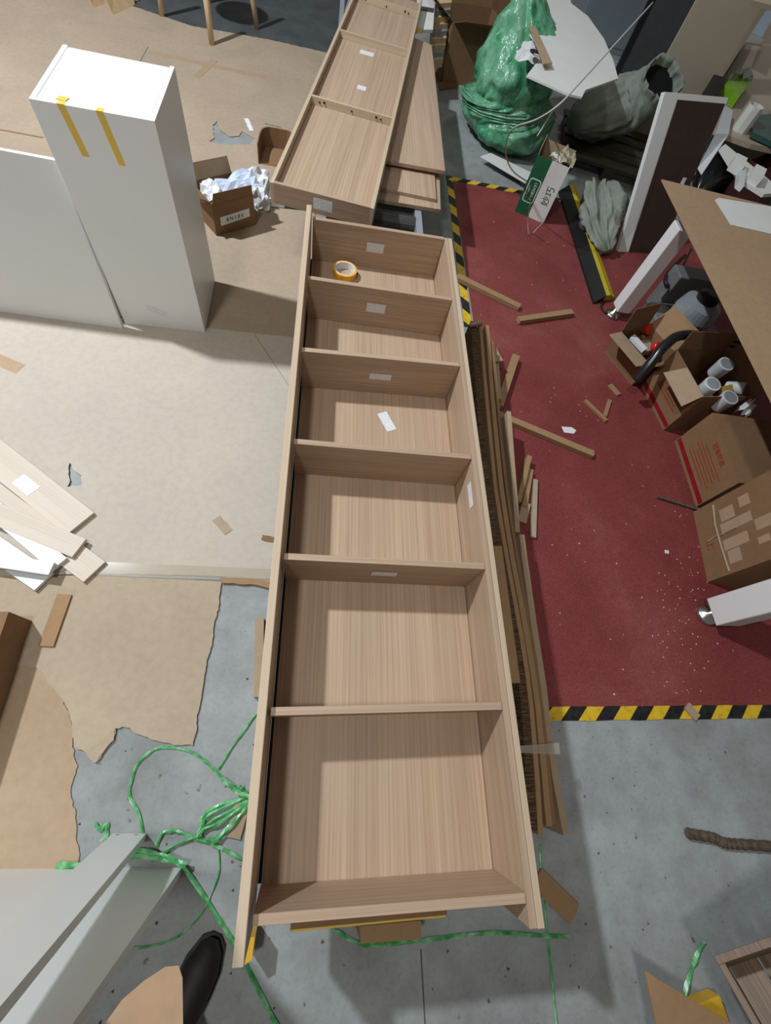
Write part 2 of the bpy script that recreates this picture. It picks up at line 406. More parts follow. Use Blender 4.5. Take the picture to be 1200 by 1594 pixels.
sheet('cardboard_sheet', [(-120, 897), (150, 897), (345, 906), (333, 990), (318, 1060), (301, 1160), (272, 1160), (240, 1152), (192, 1131), (182, 1134), (178, 1150), (165, 1168), (152, 1186), (140, 1180), (134, 1170), (117, 1162), (114, 1130), (101, 1092), (60, 1040), (-120, 1030)], 0.0045, 0.0078, 'card_mid',
      'brown cardboard sheet with a torn lower edge beside blue grey concrete', 'cardboard', amp=0.004, skip=(0, 1), seed=9, step=0.01)
sheet('cardboard_sheet', [(-120, 960), (60, 1000), (100, 1090), (113, 1130), (117, 1168), (122, 1192), (111, 1230), (118, 1272), (125, 1350), (-120, 1372)], 0.0010, 0.0042, 'card',
      'brown cardboard sheet at the left edge, torn down its right side', 'cardboard', amp=0.005, seed=12, step=0.01)
sheet('cardboard_scrap', [(135, 1172), (160, 1150), (182, 1133), (179, 1152), (163, 1170), (150, 1187)], 0.0080, 0.0105, 'card_mid', 'small torn cardboard flap hanging at the ragged corner', 'cardboard', amp=0.003, seed=13, step=0.006)
sheet('cardboard_scrap', [(343, 900), (398, 902), (420, 908), (422, 918), (400, 912), (346, 909)], 0.0090, 0.0125, 'card_strip', 'torn cardboard strip at the corner of the pale sheet', 'cardboard', amp=0.003, seed=14)
# packing tape on the cardboard
def flat_strip(name, a, b, w, z0, z1, mat, label, cat, group=None, amp=0.0, seed=0):
    a, b = P(*a), P(*b); d = (b - a); d.z = 0; d.normalize(); u = Vector((-d.y, d.x, 0)) * w / 2
    pts = [a + u, a - u, b - u, b + u]
    lp = rough_loop(pts, 0.012, amp, seed) if amp else [(p.x, p.y) for p in pts]
    return tag(G().poly([lp], z0, z1).build(name, mat), label, cat, group)
flat_strip('packing_tape', (232, 82), (415, 122), 0.05, 0.0051, 0.0056, 'tan_tape', 'brown packing tape along the seam behind the white cabinet', 'tape')
flat_strip('packing_tape', (306, 121), (334, 95), 0.05, 0.0057, 0.0062, 'tan_tape', 'short brown packing tape crossing the seam tape', 'tape')
flat_strip('packing_tape', (-30, 550), (34, 577), 0.055, 0.0086, 0.0091, 'tan_tape', 'tan packing tape piece at the left edge of the pale cardboard', 'tape')
flat_strip('packing_tape', (150, 886), (424, 897), 0.05, 0.0087, 0.0092, 'clear_tape', 'clear packing tape along the near edge of the pale cardboard', 'tape')
flat_strip('seam_crease', (396, 522), (452, 606), 0.006, 0.0086, 0.0090, 'card_floor', 'thin crease running to the bookshelf on pale cardboard', 'crease')
flat_strip('cardboard_scrap', (337, 808), (356, 830), 0.035, 0.0088, 0.0108, 'card_floor', 'small curled cardboard scrap on the pale sheet', 'cardboard', amp=0.004, seed=31)
flat_strip('cardboard_scrap', (408, 838), (428, 842), 0.02, 0.0088, 0.0128, 'card_dark', 'dark torn cardboard bit touching the bookshelf side', 'cardboard', amp=0.004, seed=32)
flat_strip('paper_scrap', (383, 186), (392, 205), 0.028, 0.0052, 0.0062, 'paper', 'small white plastic scrap by the torn hole', 'paper', amp=0.003, seed=33)
flat_strip('cardboard_scrap', (212, 110), (231, 74), 0.006, 0.0052, 0.0060, 'card_dark', 'dark slit between two brown sheets behind the cabinet', 'cardboard')
flat_strip('cardboard_scrap', (-30, 198), (68, 216), 0.012, 0.0052, 0.0060, 'card_dark', 'dark sheet edge left of the white cabinet', 'cardboard')

# ================================================================== ROLLER CONVEYOR under the bookshelf
CZ = 0.330
conv = thing('roller_conveyor', 'low roller conveyor with black rollers and grey rails under the bookshelf', 'conveyor', (0.28, 0.4, 0))
for x0 in (0.055, 0.508):
    r = G().box(x0, x0 + 0.034, -2.16, 3.1, CZ - 0.075, CZ - 0.004).build('rail', 'rail', conv, bevel=0.002)
for i, y in enumerate([-2.1 + 0.17 * k for k in range(30)]):
    G().tube([(0.090, y, CZ - 0.0375), (0.507, y, CZ - 0.0375)], 0.0375, 14).build('roller', 'roller', conv, smooth=False)
for y in (-1.9, -0.7, 0.5, 1.7, 2.9):
    for x in (0.072, 0.525):
        G().box(x - 0.02, x + 0.02, y - 0.02, y + 0.02, 0, CZ - 0.075).build('leg', 'rail', conv)

# ================================================================== BOOKSHELF lying on its back
YS = [0.0, -0.3728, -0.7263, -1.1108, -1.4789, -1.8478, -2.2142]
WI = 0.564; ZF = 0.524; ZB = 0.348; T = 0.0183
bs = thing('bookshelf', 'long oak veneer bookshelf with six bays lying on its back', 'bookshelf', (0.28, -1.1, CZ))
G().box(0.0055, WI - 0.001, YS[6] - T, YS[0], ZB - 0.012, ZB).build('back_panel', 'oak_y', bs)
G().box(-0.0025, 0.09, YS[6], YS[0], CZ + 0.0005, CZ + 0.0045).build('gap_shade_strip', 'black', bs)  # black strip added so the side gap looks shaded, not a shelf part
G().box(-0.023, -0.003, -2.280, 0.022, CZ + 0.001, 0.552).build('side_panel', 'oak_edge', bs, bevel=0.0012)
rs = G().box(WI + 0.001, WI + 0.0175, -2.278, 0.0, CZ + 0.001, ZF).build('side_panel', 'oak_y', bs, bevel=0.001)
G().box(WI + 0.0185, WI + 0.034, -2.279, 0.001, CZ + 0.001, ZF).build('side_panel', 'oak_edge', bs, bevel=0.001)
tilt = [(0.004, -0.004), (-0.004, 0.003), (0.007, -0.008), (-0.003, 0.001), (-0.004, 0.002), (0.002, -0.003), (0.000, 0.004)]
for i, y in enumerate(YS):
    dl, dr = tilt[i]
    q = [Vector((0.0045, y - dl, ZF)), Vector((WI - 0.0005, y - dr, ZF)), Vector((WI - 0.0005, y - dr - T, ZF)), Vector((0.0045, y - dl - T, ZF))]
    nm = 'top_board' if i == 0 else ('bottom_board' if i == 6 else 'shelf_board')
    G().slab(q, ZF - ZB - 0.0005 if 0 < i else ZF - CZ - 0.002, (0, 0, 1)).build(nm, 'oak_x', bs, bevel=0.0008)
def shelf_lbl(px, py, i, w=0.075, h=0.042):
    """label on the near face of board i, found at the ray's hit with the board's plane"""
    y = YS[i] - T - 0.0012
    d = CAM_R @ Vector(((px - 600) / FPX, -(py - 797) / FPX, -1.0)); c = CAM_LOC + d * ((y - CAM_LOC.y) / d.y)
    dl, dr = tilt[i]; c.y -= lerp(dl, dr, c.x / WI)
    sticker(bs, c, (1, -(dr - dl) / WI, 0), (0, 0, 1), w, h)
shelf_lbl(584, 386, 0); shelf_lbl(585, 480, 1); shelf_lbl(592, 587, 2, 0.08, 0.03); shelf_lbl(598, 894, 4, 0.075, 0.032)
a = P(602, 656, ZB); sticker(bs, a, (0.42, -0.9, 0), (0.9, 0.42, 0), 0.085, 0.038)
d = CAM_R @ Vector(((732 - 600) / FPX, -(771 - 797) / FPX, -1.0)); c = CAM_LOC + d * ((WI - CAM_LOC.x) / d.x)
sticker(bs, c, (0, -1, 0), (0, 0, 1), 0.085, 0.03)
# tape roll lying in the far bay
c = P(536, 428, ZB); tr = thing('tape_roll', 'roll of amber adhesive tape lying in the far bay of the bookshelf', 'tape roll', (c.x, c.y, ZB + 0.0005))
def ring(r0, r1, z0, z1, n=40):
    g = G(); vs = []; fs = []
    for (r, z) in ((r0, z0), (r1, z0), (r1, z1), (r0, z1)):
        for j in range(n): vs.append((r * math.cos(2 * math.pi * j / n), r * math.sin(2 * math.pi * j / n), z))
    for k in range(4):
        for j in range(n): fs.append((k * n + j, k * n + (j + 1) % n, ((k + 1) % 4) * n + (j + 1) % n, ((k + 1) % 4) * n + j))
    return g.add(vs, fs)
ring(0.0445, 0.0525, 0, 0.030).build('tape_winding', 'tape_amber', tr, local=True, smooth=False)
ring(0.0415, 0.0443, 0, 0.031).build('cardboard_core', 'paper', tr, local=True)

# pieces under the near end of the bookshelf
a, b = P(452, 1446, 0.30), P(693, 1424, 0.30)
yb = thing('wooden_batten', 'dark batten with a yellow edge under the near end of the bookshelf', 'batten', ((a + b) / 2).to_tuple()[:2] + (0.255,))
G().box(a.x, b.x, a.y + 0.004, a.y + 0.13, 0.256, 0.318).build('board', 'card_dark', yb)
G().box(a.x, b.x, a.y - 0.005, a.y + 0.004, 0.292, 0.302).build('yellow_edge', 'tape_yellow', yb)
ws = thing('wooden_block', 'brown wooden block on the concrete below the bookshelf end', 'block', ((P(560, 1455, 0.1) + P(655, 1448, 0.1)) / 2).to_tuple()[:2] + (0,))
G().slab([P(560, 1442, 0.12), P(655, 1433, 0.12), P(656, 1462, 0.12), P(561, 1469, 0.12)], 0.119).build('block', 'card_strip', ws)
G().slab([P(385, 1460, 0.1), P(397, 1458, 0.1), P(392, 1495, 0.1), P(380, 1502, 0.1)], 0.098).build('yellow_wedge', 'yellow_paint'); tag(bpy.data.objects['yellow_wedge'], 'small yellow wedge under the left bookshelf side', 'wedge')

# ================================================================== SECOND CARCASS beyond the bookshelf, back side up
ZC = 0.485; CH = 0.085
A, B = P(420, 283, ZC), P(583, 322, ZC); C0 = P(545, 0, ZC)
ux = (B - A).normalized(); vy = (C0 - A).normalized()
ang = math.atan2(-vy.x, vy.y)
cw = (B - A).length
cc = thing('wardrobe_carcass', 'shallow oak veneer carcass lying back side up beyond the bookshelf', 'carcass', (A.x, A.y, ZC - CH), ang)
t = 0.017; L2 = 2.7
G().box(0, t, 0, L2, 0, CH).build('side_panel', 'oak_edge', cc, local=True, bevel=0.001)
G().box(cw - t, cw, 0, L2, 0, CH).build('side_panel', 'oak_edge', cc, local=True, bevel=0.001)
G().box(t, cw - t, 0, t, 0, CH).build('end_panel', 'oak_x', cc, local=True)
G().box(t, cw - t, t, L2, CH - 0.045, CH - 0.035).build('back_panel', 'oak_y', cc, local=True)
def along(px, py):
    p = P(px, py, ZC) - A; return p.dot(Vector((-math.sin(ang), math.cos(ang), 0)))
for (px, py, nm) in ((490, 150, 'cross_rail'), (532, 47, 'cross_rail'), (590, 0, 'cross_rail')):
    y = along(px, py); rr = G().box(t, cw - t, y, y + 0.017, CH - 0.034, CH - 0.001).build(nm, 'oak_edge_x', cc, local=True)
    if py != 47:
        for x in (0.06, 0.085, cw / 2, cw - 0.1, cw - 0.075):
            G().tube([(x, y - 0.0006, CH - 0.018 + (0.006 if int(x * 1000) % 2 else -0.004)), (x, y + 0.001, CH - 0.018)], 0.0055, 8).build('screw_hole', 'hole', rr, local=True)
Mc = Matrix.Translation(cc.location) @ Matrix.Rotation(ang, 4, 'Z')
def lsticker(parent, c, ux_, uy_, w, h):
    c, ux_, uy_ = Vector(c), Vector(ux_), Vector(uy_); n = ux_.cross(uy_)
    q = [c + ux_ * (w / 2) * sx + uy_ * (h / 2) * sy + n * 0.0007 for sx, sy in ((-1, -1), (1, -1), (1, 1), (-1, 1))]
    G().slab(q, 0.0006, n).build('sticker', 'sticker', parent, local=True, uvbox=(q[0], ux_ * w, uy_ * h))
lsticker(cc, (0.235, 0, CH / 2 + 0.002), (1, 0, 0), (0, 0, 1), 0.085, 0.045)
lsticker(cc, (0.205, along(567, 66) - 0.03, CH - 0.035), (1, 0, 0), (0, 1, 0), 0.085, 0.055)
lsticker(cc, (0.24, along(563, 119) - 0.04, CH - 0.035), (1, 0, 0), (0, 1, 0), 0.05, 0.05)

# loose oak panels stacked right of the carcass
def px_panel(name, px, z, t, mat, label, cat, group=None):
    o = G().slab([P(*p, z) for p in px], t, (0, 0, 1)).build(name, mat, bevel=0.0008); return tag(o, label, cat, group)
gp = 'loose oak panels on the conveyor'
px_panel('oak_panel', [(560, 242), (693, 266), (672, 70), (600, 40)], 0.398, 0.018, 'oak_y', 'wide oak veneer panel, topmost of the pile beside the carcass', 'panel', gp)
px_panel('oak_panel', [(540, 281), (679, 310), (672, 200), (560, 180)], 0.366, 0.017, 'oak_y', 'middle oak veneer panel with a drilled hole in its near edge', 'panel', gp)
px_panel('oak_panel', [(540, 302), (686, 326), (682, 210), (560, 190)], 0.3485, 0.0178, 'oak_y', 'lowest oak veneer panel resting on the black rollers', 'panel', gp)
G().box(0.30, 0.60, 0.95, 1.9, 0.3665, 0.3795).build('spacer_board', 'oak_y'); tag(bpy.data.objects['spacer_board'], 'narrow spacer board between the stacked oak panels', 'board')
a = P(678, 262, 0.393)
# white board and striped bundle further up
px_panel('white_board', [(650, -20), (679, -20), (674, 46), (648, 46)], 0.42, 0.018, 'foam_white', 'white board with a dark stripe and screw hole lying past the oak panels', 'board')
sw = bpy.data.objects['white_board']
G().slab([P(654, 9, 0.4205), P(676, 13, 0.4205), P(675, 20, 0.4205), P(653, 16, 0.4205)], 0.0004, (0, 0, 1)).build('dark_stripe', 'dark_grey', sw)
G().slab([P(649, 42, 0.4210), P(660, 44, 0.4210), P(653, 52, 0.4210), P(647, 52, 0.4210)], 0.0006, (0, 0, 1)).build('yellow_tape', 'tape_yellow', sw)
bun = thing('slat_bundle', 'bundle of short wooden and grey slats stacked past the white board', 'bundle', P(688, 60, 0))
for i in range(9):
    y0 = -8 + i * 11; m = ('beech', 'rail', 'beech')[i % 3]; z = 0.42 - i * 0.028
    q = [P(674 - i * 0.6, y0 + 4, z), P(703 - i * 1.6, y0, z), P(703 - i * 1.6, y0 + 12, z), P(674 - i * 0.6, y0 + 14, z)]
    G().slab(q, 0.05, (0, 0, 1)).build('slat', m, bun)

# ================================================================== WHITE CABINET and leaning panels (left)
HC = 0.83
cx0, cx1, cy0, cy1 = -0.838, -0.487, -0.185, 0.170
wc = thing('white_cabinet', 'tall white cabinet standing upright with two yellow tape strips', 'cabinet', (-0.66, 0.0, 0.009), math.radians(1.0))
wx0, wx1, wy0, wy1 = cx0 + 0.66, cx1 + 0.66, cy0, cy1
tt = 0.016
G().box(wx0, wx0 + tt, wy0 + 0.0165, wy1 + 0.012, 0, HC).build('side_panel', 'white', wc, local=True, bevel=0.0006)
G().box(wx1 - tt, wx1, wy0 + 0.0165, wy1 + 0.012, 0, HC).build('side_panel', 'white', wc, local=True, bevel=0.0006)
G().box(wx0, wx1, wy0, wy0 + 0.016, 0.0, HC).build('front_panel', 'white', wc, local=True, bevel=0.0006)
G().box(wx0 + tt + 0.002, wx1 - tt - 0.0008, wy0 + 0.0166, wy1, HC - 0.016, HC - 0.0004).build('top_panel', 'white', wc, local=True)
G().box(wx0 + tt, wx1 - tt, wy1 - 0.01, wy1 - 0.002, 0.01, HC - 0.017).build('back_panel', 'white', wc, local=True)
G().box(wx0 + tt, wx1 - tt, wy0 + 0.017, wy1 - 0.011, 0.02, 0.036).build('bottom_panel', 'white', wc, local=True)
for k, (f0, ln) in enumerate(((0.215, 0.135), (0.52, 0.145))):
    x = lerp(wx0, wx1, f0)
    st = G().slab([(x, wy0 - 0.0006, HC + 0.0006), (x + 0.021, wy0 - 0.0006, HC + 0.0006), (x + 0.040, wy0 - 0.0006, HC - ln), (x + 0.018, wy0 - 0.0006, HC - ln)], 0.0005, (0, -1, 0)).build('tape_strip', 'tape_yellow', wc, local=True)
    g = G().slab([(x, wy0 - 0.0006, HC + 0.0007), (x + 0.021, wy0 - 0.0006, HC + 0.0007), (x + 0.021, wy0 + 0.02, HC + 0.0007), (x + 0.004, wy0 + 0.02, HC + 0.0007)], 0.0006, (0, 0, 1))
    if k == 0: g.slab([(x - 0.008, wy0 + 0.022, HC + 0.0014), (x + 0.02, wy0 + 0.02, HC + 0.0014), (x + 0.026, wy0 + 0.042, HC + 0.0014), (x - 0.003, wy0 + 0.045, HC + 0.0014)], 0.0006, (0, 0, 1))
    g.build('tape_end', 'tape_yellow', st, local=True)
lsticker(wc, (lerp(wx0, wx1, 0.46), wy0, 0.095), Vector((0.94, 0, -0.34)), Vector((0.34, 0, 0.94)), 0.085, 0.03)
# leaning white panel
b0, b1 = P(191, 512, 0.009), P(-160, 463, 0.009)
t0 = P(88, 250, 0.66); dirx = (b1 - b0)
lp = thing('leaning_white_board', 'white panel leaning upright against the left side of the white cabinet', 'panel', (b0 + b1) / 2)
q = [b0, b1, t0 + dirx * 0.93, t0]
G().slab(q, 0.016, ((q[1] - q[0]).cross(q[3] - q[0])).normalized() * -1 if ((q[1] - q[0]).cross(q[3] - q[0])).y > 0 else (q[1] - q[0]).cross(q[3] - q[0])).build('board', 'white', lp, bevel=0.0005)
q2 = [b0 + Vector((-0.02, 0.075, 0)), b1 + Vector((0, 0.10, 0)), lerp(b1, t0 + dirx * 0.93, 0.8) + Vector((-.02, .06, 0)), lerp(b0, t0, 0.8) + Vector((-0.002, 0.05, 0))]
lp2 = G().slab(q2, 0.012, (0, -1, 0.1)).build('cream_board', 'cream'); tag(lp2, 'cream edged panel sandwiched between white panel and white cabinet', 'panel')

# ================================================================== small carton with papers etc. (upper left)
def carton(name, label, cat, loc, yaw, L, W, H, flaps=(None,) * 4, mat='card', fl=0.12, wall=0.004, closed=False, group=None, flap_mats=None):
    """open or closed cardboard box; local x = length, y = width. flaps: opening angle of front(-y), back(+y), left(-x), right(+x)"""
    o = thing(name, label, cat, loc, yaw, group)
    x, y = L / 2, W / 2
    G().box(-x, x, -y, -y + wall, 0, H).build('front_side', mat, o, local=True)
    G().box(-x, x, y - wall, y, 0, H).build('back_side', mat, o, local=True)
    G().box(-x, -x + wall, -y + wall, y - wall, 0, H).build('left_side', mat, o, local=True)
    G().box(x - wall, x, -y + wall, y - wall, 0, H).build('right_side', mat, o, local=True)
    G().box(-x + wall, x - wall, -y + wall, y - wall, 0.0005, 0.004).build('bottom', mat, o, local=True)
    for k, a in enumerate(flaps):
        if a is None: continue
        a = math.radians(a); f = fl[k] if isinstance(fl, (list, tuple)) else fl
        out = (Vector((0, -1, 0)), Vector((0, 1, 0)), Vector((-1, 0, 0)), Vector((1, 0, 0)))[k]
        e0, e1 = ((-x, -y), (x, -y)) if k == 0 else ((-x, y), (x, y)) if k == 1 else ((-x, -y), (-x, y)) if k == 2 else ((x, -y), (x, y))
        dv = out * math.sin(a) + Vector((0, 0, 1)) * math.cos(a)
        e0, e1 = Vector((*e0, H + 0.001)), Vector((*e1, H + 0.001)); sh = (e1 - e0).normalized() * 0.006
        q = [e0 + sh, e1 - sh, e1 - sh * 2 + dv * f, e0 + sh * 2 + dv * f]
        G().slab(q, 0.003, dv.cross(e1 - e0)).build('flap', (flap_mats or {}).get(k, mat), o, local=True)
    if closed:
        G().box(-x, x, -y, y, H, H + 0.003).build('top', mat, o, local=True)
    return o
p1, p2 = P(337, 367, 0.006), P(398, 350, 0.006)
d = (p2 - p1); yw = math.atan2(d.y, d.x); L = d.length; W = 0.21
cen = (p1 + p2) / 2 + Vector((-math.sin(yw), math.cos(yw), 0)) * W / 2
cb = carton('paper_carton', 'small open brown carton with crumpled paper beside the white cabinet', 'carton', (cen.x, cen.y, 0.0055), yw, L, W, 0.165, (12, 14, 60, None), 'card_dark', (0.055, 0.075, 0.05, 0.05), flap_mats={1: 'card'})
Mf = Matrix.Rotation(math.radians(90), 4, 'X')
tl = G().slab([(-0.085, -W / 2 - 0.0008, 0.045), (0.09, -W / 2 - 0.0008, 0.055), (0.09, -W / 2 - 0.0008, 0.098), (-0.085, -W / 2 - 0.0008, 0.09)], 0.0005, (0, -1, 0)).build('address_label', 'paper', cb, local=True)
def local_text(name, body, size, M, mat, parent):
    cu = bpy.data.curves.new(name, 'FONT'); cu.body = body; cu.size = size; cu.align_x = 'CENTER'; cu.align_y = 'CENTER'; cu.extrude = 0.0003; cu.resolution_u = 2
    t = bpy.data.objects.new(name, cu); COL.objects.link(t); bpy.context.view_layer.update()
    me = bpy.data.meshes.new_from_object(t.evaluated_get(bpy.context.evaluated_depsgraph_get())); bpy.data.objects.remove(t)
    me.transform(M); me.materials.clear(); me.materials.append(MATS[mat])
    o = bpy.data.objects.new(name, me); COL.objects.link(o); o.parent = parent; return o
local_text('lettering', '8 N 1 8 0', 0.026, frame((0.0, -W / 2 - 0.0018, 0.071), (1, 0, 0.04), (0, 0, 1)), 'ink', tl)
# crumpled papers
def crumple(name, label, cat, c, sx, sy, h, mat, rot=0.0, seed=0, n=9, group=None, tilt=(0, 0), parent=None):
    g = G(); vs = []; fs = []
    M = Matrix.Translation(Vector(c)) @ Matrix.Rotation(rot, 4, 'Z') @ Matrix.Rotation(tilt[0], 4, 'X') @ Matrix.Rotation(tilt[1], 4, 'Y')
    for lay in (0, 1):
        for i in range(n):
            for j in range(n):
                u, v = i / (n - 1) - .5, j / (n - 1) - .5
                z = h * (noise.noise(Vector((u * 4 + seed, v * 4, 0.3))) * 1.2 + 0.5 * noise.noise(Vector((u * 9, v * 9 + seed, 2))) + 0.5 * (0.5 - u * u * 3 - v * v * 3))
                vs.append(M @ Vector((u * sx * (1 + 0.3 * noise.noise(Vector((v * 3, seed, 1)))), v * sy * (1 + 0.3 * noise.noise(Vector((u * 3, seed, 4)))), z - 0.0012 * lay)))
    N = n * n
    for i in range(n - 1):
        for j in range(n - 1):
            k = i * n + j
            fs += [(k, k + n, k + n + 1, k + 1), (N + k, N + k + 1, N + k + n + 1, N + k + n)]
    for i in range(n - 1):
        for a, b in ((i, i + 1), ((n - 1) * n + i, (n - 1) * n + i + 1), (i * n, (i + 1) * n), (i * n + n - 1, (i + 1) * n + n - 1)):
            fs.append((a, b, b + N, a + N))
    g.add(vs, fs); o = g.build(name, mat, parent); 
    return tag(o, label, cat, group) if parent is None else o
crumple('wrapping_paper', 'pale blue crumpled sheet sticking out of the small carton', 'paper', P(360, 286, 0.185), 0.27, 0.13, 0.035, 'blue_paper', 0.5, 3, tilt=(0.1, -0.25))
crumple('wrapping_paper', 'white crumpled sheet at the left corner of the small carton', 'paper', P(332, 297, 0.17), 0.13, 0.12, 0.03, 'paper', 0.2, 8, tilt=(0.2, 0.1))
crumple('plastic_wrap', 'white translucent plastic wrap bunched between small carton and carcass', 'plastic wrap', P(408, 292, 0.10), 0.12, 0.20, 0.05, 'paper', 0.3, 5, tilt=(0.7, 0.2))
# curled carton behind the carcass
pc = P(430, 260, 0.005)
cv = thing('curled_carton', 'dark curled empty carton half hidden behind the oak carcass', 'carton', pc)
def ushell(w, dp, h, t, n=14):
    g = G(); outer = []; inner = []
    for k in range(n + 1):
        a = math.pi * k / n
        sx = math.copysign(abs(math.cos(a)) ** 0.45, math.cos(a)); sy = abs(math.sin(a)) ** 0.45
        outer.append((sx * w / 2, sy * dp)); inner.append((sx * (w / 2 - t), sy * (dp - t)))
    lp = outer + inner[::-1]
    return g.poly([lp], 0, h)
o = ushell(0.22, 0.22, 0.11, 0.006).build('wall', 'card_dark', cv, local=True, smooth=False)
G().poly([[(-0.10, 0.004), (0.10, 0.004), (0.09, 0.17), (0.05, 0.205), (-0.05, 0.205), (-0.09, 0.17)]], 0.0, 0.004).build('bottom', 'card_dark', cv, local=True)
# little green printed pack under the carcass
p1, p2 = P(420, 322, 0.006), P(476, 328, 0.006); d = (p2 - p1)
gk = thing('printed_pack', 'flat green and white printed pack lying under the carcass end', 'pack', (p1 + p2) / 2)
n_ = Vector((-d.y, d.x, 0)).normalized()
G().slab([p1 + Vector((0, 0, .03)), p2 + Vector((0, 0, .03)), p2 + n_ * 0.12 + Vector((0, 0, .03)), p1 + n_ * 0.12 + Vector((0, 0, .03))], 0.029, (0, 0, 1)).build('pack', 'green_card', gk)
G().slab([p1 + d * 0.02 - n_ * 0.0006 + Vector((0, 0, .003)), p1 + d * 0.4 - n_ * 0.0006 + Vector((0, 0, .003)), p1 + d * 0.4 - n_ * 0.0006 + Vector((0, 0, .027)), p1 + d * 0.02 - n_ * 0.0006 + Vector((0, 0, .027))], 0.0005, -n_).build('white_print', 'paper', gk)

# ================================================================== wooden stools at the top
def stool(label, feet, top_z, splay, group):
    cen = sum((Vector(f) for f in feet), Vector((0, 0, 0))) / len(feet)
    o = thing('wooden_stool', label, 'stool', (cen.x, cen.y, 0), 0, group)
    tops = []
    for f in feet:
        f = Vector(f); tp = lerp(f, cen, splay) + Vector((0, 0, top_z)); tops.append(tp)
        G().tube([f + Vector((0, 0, .0018)), lerp(f, tp, 0.5), tp], [0.019, 0.023, 0.021], 10).build('leg', 'beech', o, smooth=True)
    G().lathe([(0.17, top_z), (0.185, top_z + 0.008), (0.185, top_z + 0.024), (0.175, top_z + 0.03)], 28, Matrix.Translation((cen.x, cen.y, 0))).build('seat', 'beech', o)
    return o
f1, f2, f3 = P(330, 70, 0.003), P(252, 25, 0.003), P(400, 45, 0.002)
f4 = f2 + (f3 - f1)
stool('pale wooden stool with three legs in view above the grey mat', [f1, f2, f4, f3], 0.46, 0.16, 'wooden stools')
# slanted display boards at the top left
for k, (px, py, lab) in enumerate(((146, 12, 'leftmost pale thin board standing on edge at the top'), (176, 23, 'middle pale thin board standing on edge at the top'), (189, 12, 'rightmost pale thin board standing on edge at the top'))):
    b = P(px, py, 0.0055); r = Vector((0.10, 0.25, 0)); 
    q = [b, b + r, b + r + Vector((-0.10, 0.1, 0.30)), b + Vector((-0.10, 0.02, 0.30))]
    o = G().slab(q, 0.016, (1, -0.4, 0.2)).build('thin_board', 'beech'); tag(o, lab, 'board', 'boards standing at the top left')

# ================================================================== boards on the left
def board(name, a, b, w, z, t, mat, label, cat, group=None, tip=0.0, side=1):
    """flat board whose right end edge centre is pixel a and whose axis passes pixel b, at height z; far end lifted by tip"""
    A_, B_ = P(*a, z), P(*b, z); d = (B_ - A_).normalized(); u = Vector((-d.y, d.x, 0)) * w / 2; B_ = B_ + Vector((0, 0, tip))
    ang_ = math.atan2(d.y, d.x) - math.pi / 2
    L_ = (B_ - A_).length
    o = thing_mesh = None
    M = frame(A_, -u * 2 / w, d + Vector((0, 0, tip / L_)))
    g = G().box(-w / 2, w / 2, 0, L_, -t, 0)
    me = g.build(name, mat, bevel=0.0006, origin=(0, 0, 0)); me.matrix_world = M
    return tag(me, label, cat, group)
gw = 'loose boards on the pale cardboard'
o = board('wood_board', (125, 815), (-120, 620), 0.115, 0.026, 0.016, 'maple', 'pale wood grain board with a white sticker, uppermost of the left boards', 'board', gw)
lsticker(o, (-0.012, 0.262, 0.0002), Vector((0, -1, 0)), Vector((1, 0, 0)), 0.085, 0.05)
board('wood_board', (147, 890), (-120, 690), 0.092, 0.024, 0.014, 'maple', 'pale wood grain board, nearest the bookshelf among the left boards', 'board', gw)
board('wood_board', (123, 853), (-120, 752), 0.075, 0.041, 0.0145, 'maple', 'pale wood grain board lying across the middle of the left boards', 'board', gw)
board('white_board', (92, 878), (-100, 716), 0.058, 0.040, 0.014, 'white_edge', 'white slat lying under the crossing wood board', 'board', gw)
board('white_board', (68, 905), (-100, 790), 0.075, 0.0255, 0.014, 'white_edge', 'widest white slat, nearest the torn cardboard edge', 'board', gw)
board('white_board', (80, 885), (-100, 858), 0.045, 0.060, 0.018, 'white_edge', 'narrow white slat on top of the other white slats', 'board', gw)
board('cardboard_strip', (71, 1006), (100, 925), 0.045, 0.016, 0.008, 'card_strip', 'single brown cardboard strip on the sheet below the left boards', 'cardboard')

# carton at the left edge
pk = P(13, 952, 0.14)
carton('moving_carton', 'brown carton cut off by the left edge of the picture', 'carton', (pk.x - 0.2, pk.y - 0.25, 0.005), math.radians(0), 0.40, 0.50, 0.13, (None,) * 4, 'card_dark', closed=True)

# ================================================================== white boards at the bottom left
def upright(base, through):
    """point above pixel base (on the floor) in the same y plane, seen at pixel through"""
    b_ = P(*base, 0.0); lo, hi = 0.02, 1.4
    for _ in range(50):
        m_ = (lo + hi) / 2
        if P(*through, m_).y < b_.y: lo = m_
        else: hi = m_
    return b_, P(*through, (lo + hi) / 2)
pb0, pt0 = upright((283, 1350), (113, 1594)); pdx = (P(-40, 1352, 0.0) - pb0); pdx.z = 0
ptop = lerp(pb0, pt0, 1.0 / pt0.z)
wp_ = thing('upright_white_board', 'wide white board standing upright at the lower left corner', 'board', pb0 + pdx * 0.5)
nb = pdx.cross(ptop - pb0).normalized(); nb = nb if nb.y > 0 else -nb
G().slab([pb0, pb0 + pdx * 2.2, ptop + pdx * 2.2, ptop], 0.022, nb).build('board', 'white', wp_, bevel=0.0006)
A0, T0 = upright((175, 1297), (0, 1456)); A1, T1 = upright((228, 1297), (0, 1568))
T0 = lerp(A0, T0, 0.98 / T0.z); T1 = lerp(A1, T1, 0.98 / T1.z)
ws_ = thing('upright_white_board', 'narrow white board with two slots standing before the wide white board', 'board', (A0 + A1) / 2)
nb2 = (A1 - A0).cross(T0 - A0).normalized(); nb2 = nb2 if nb2.y > 0 else -nb2
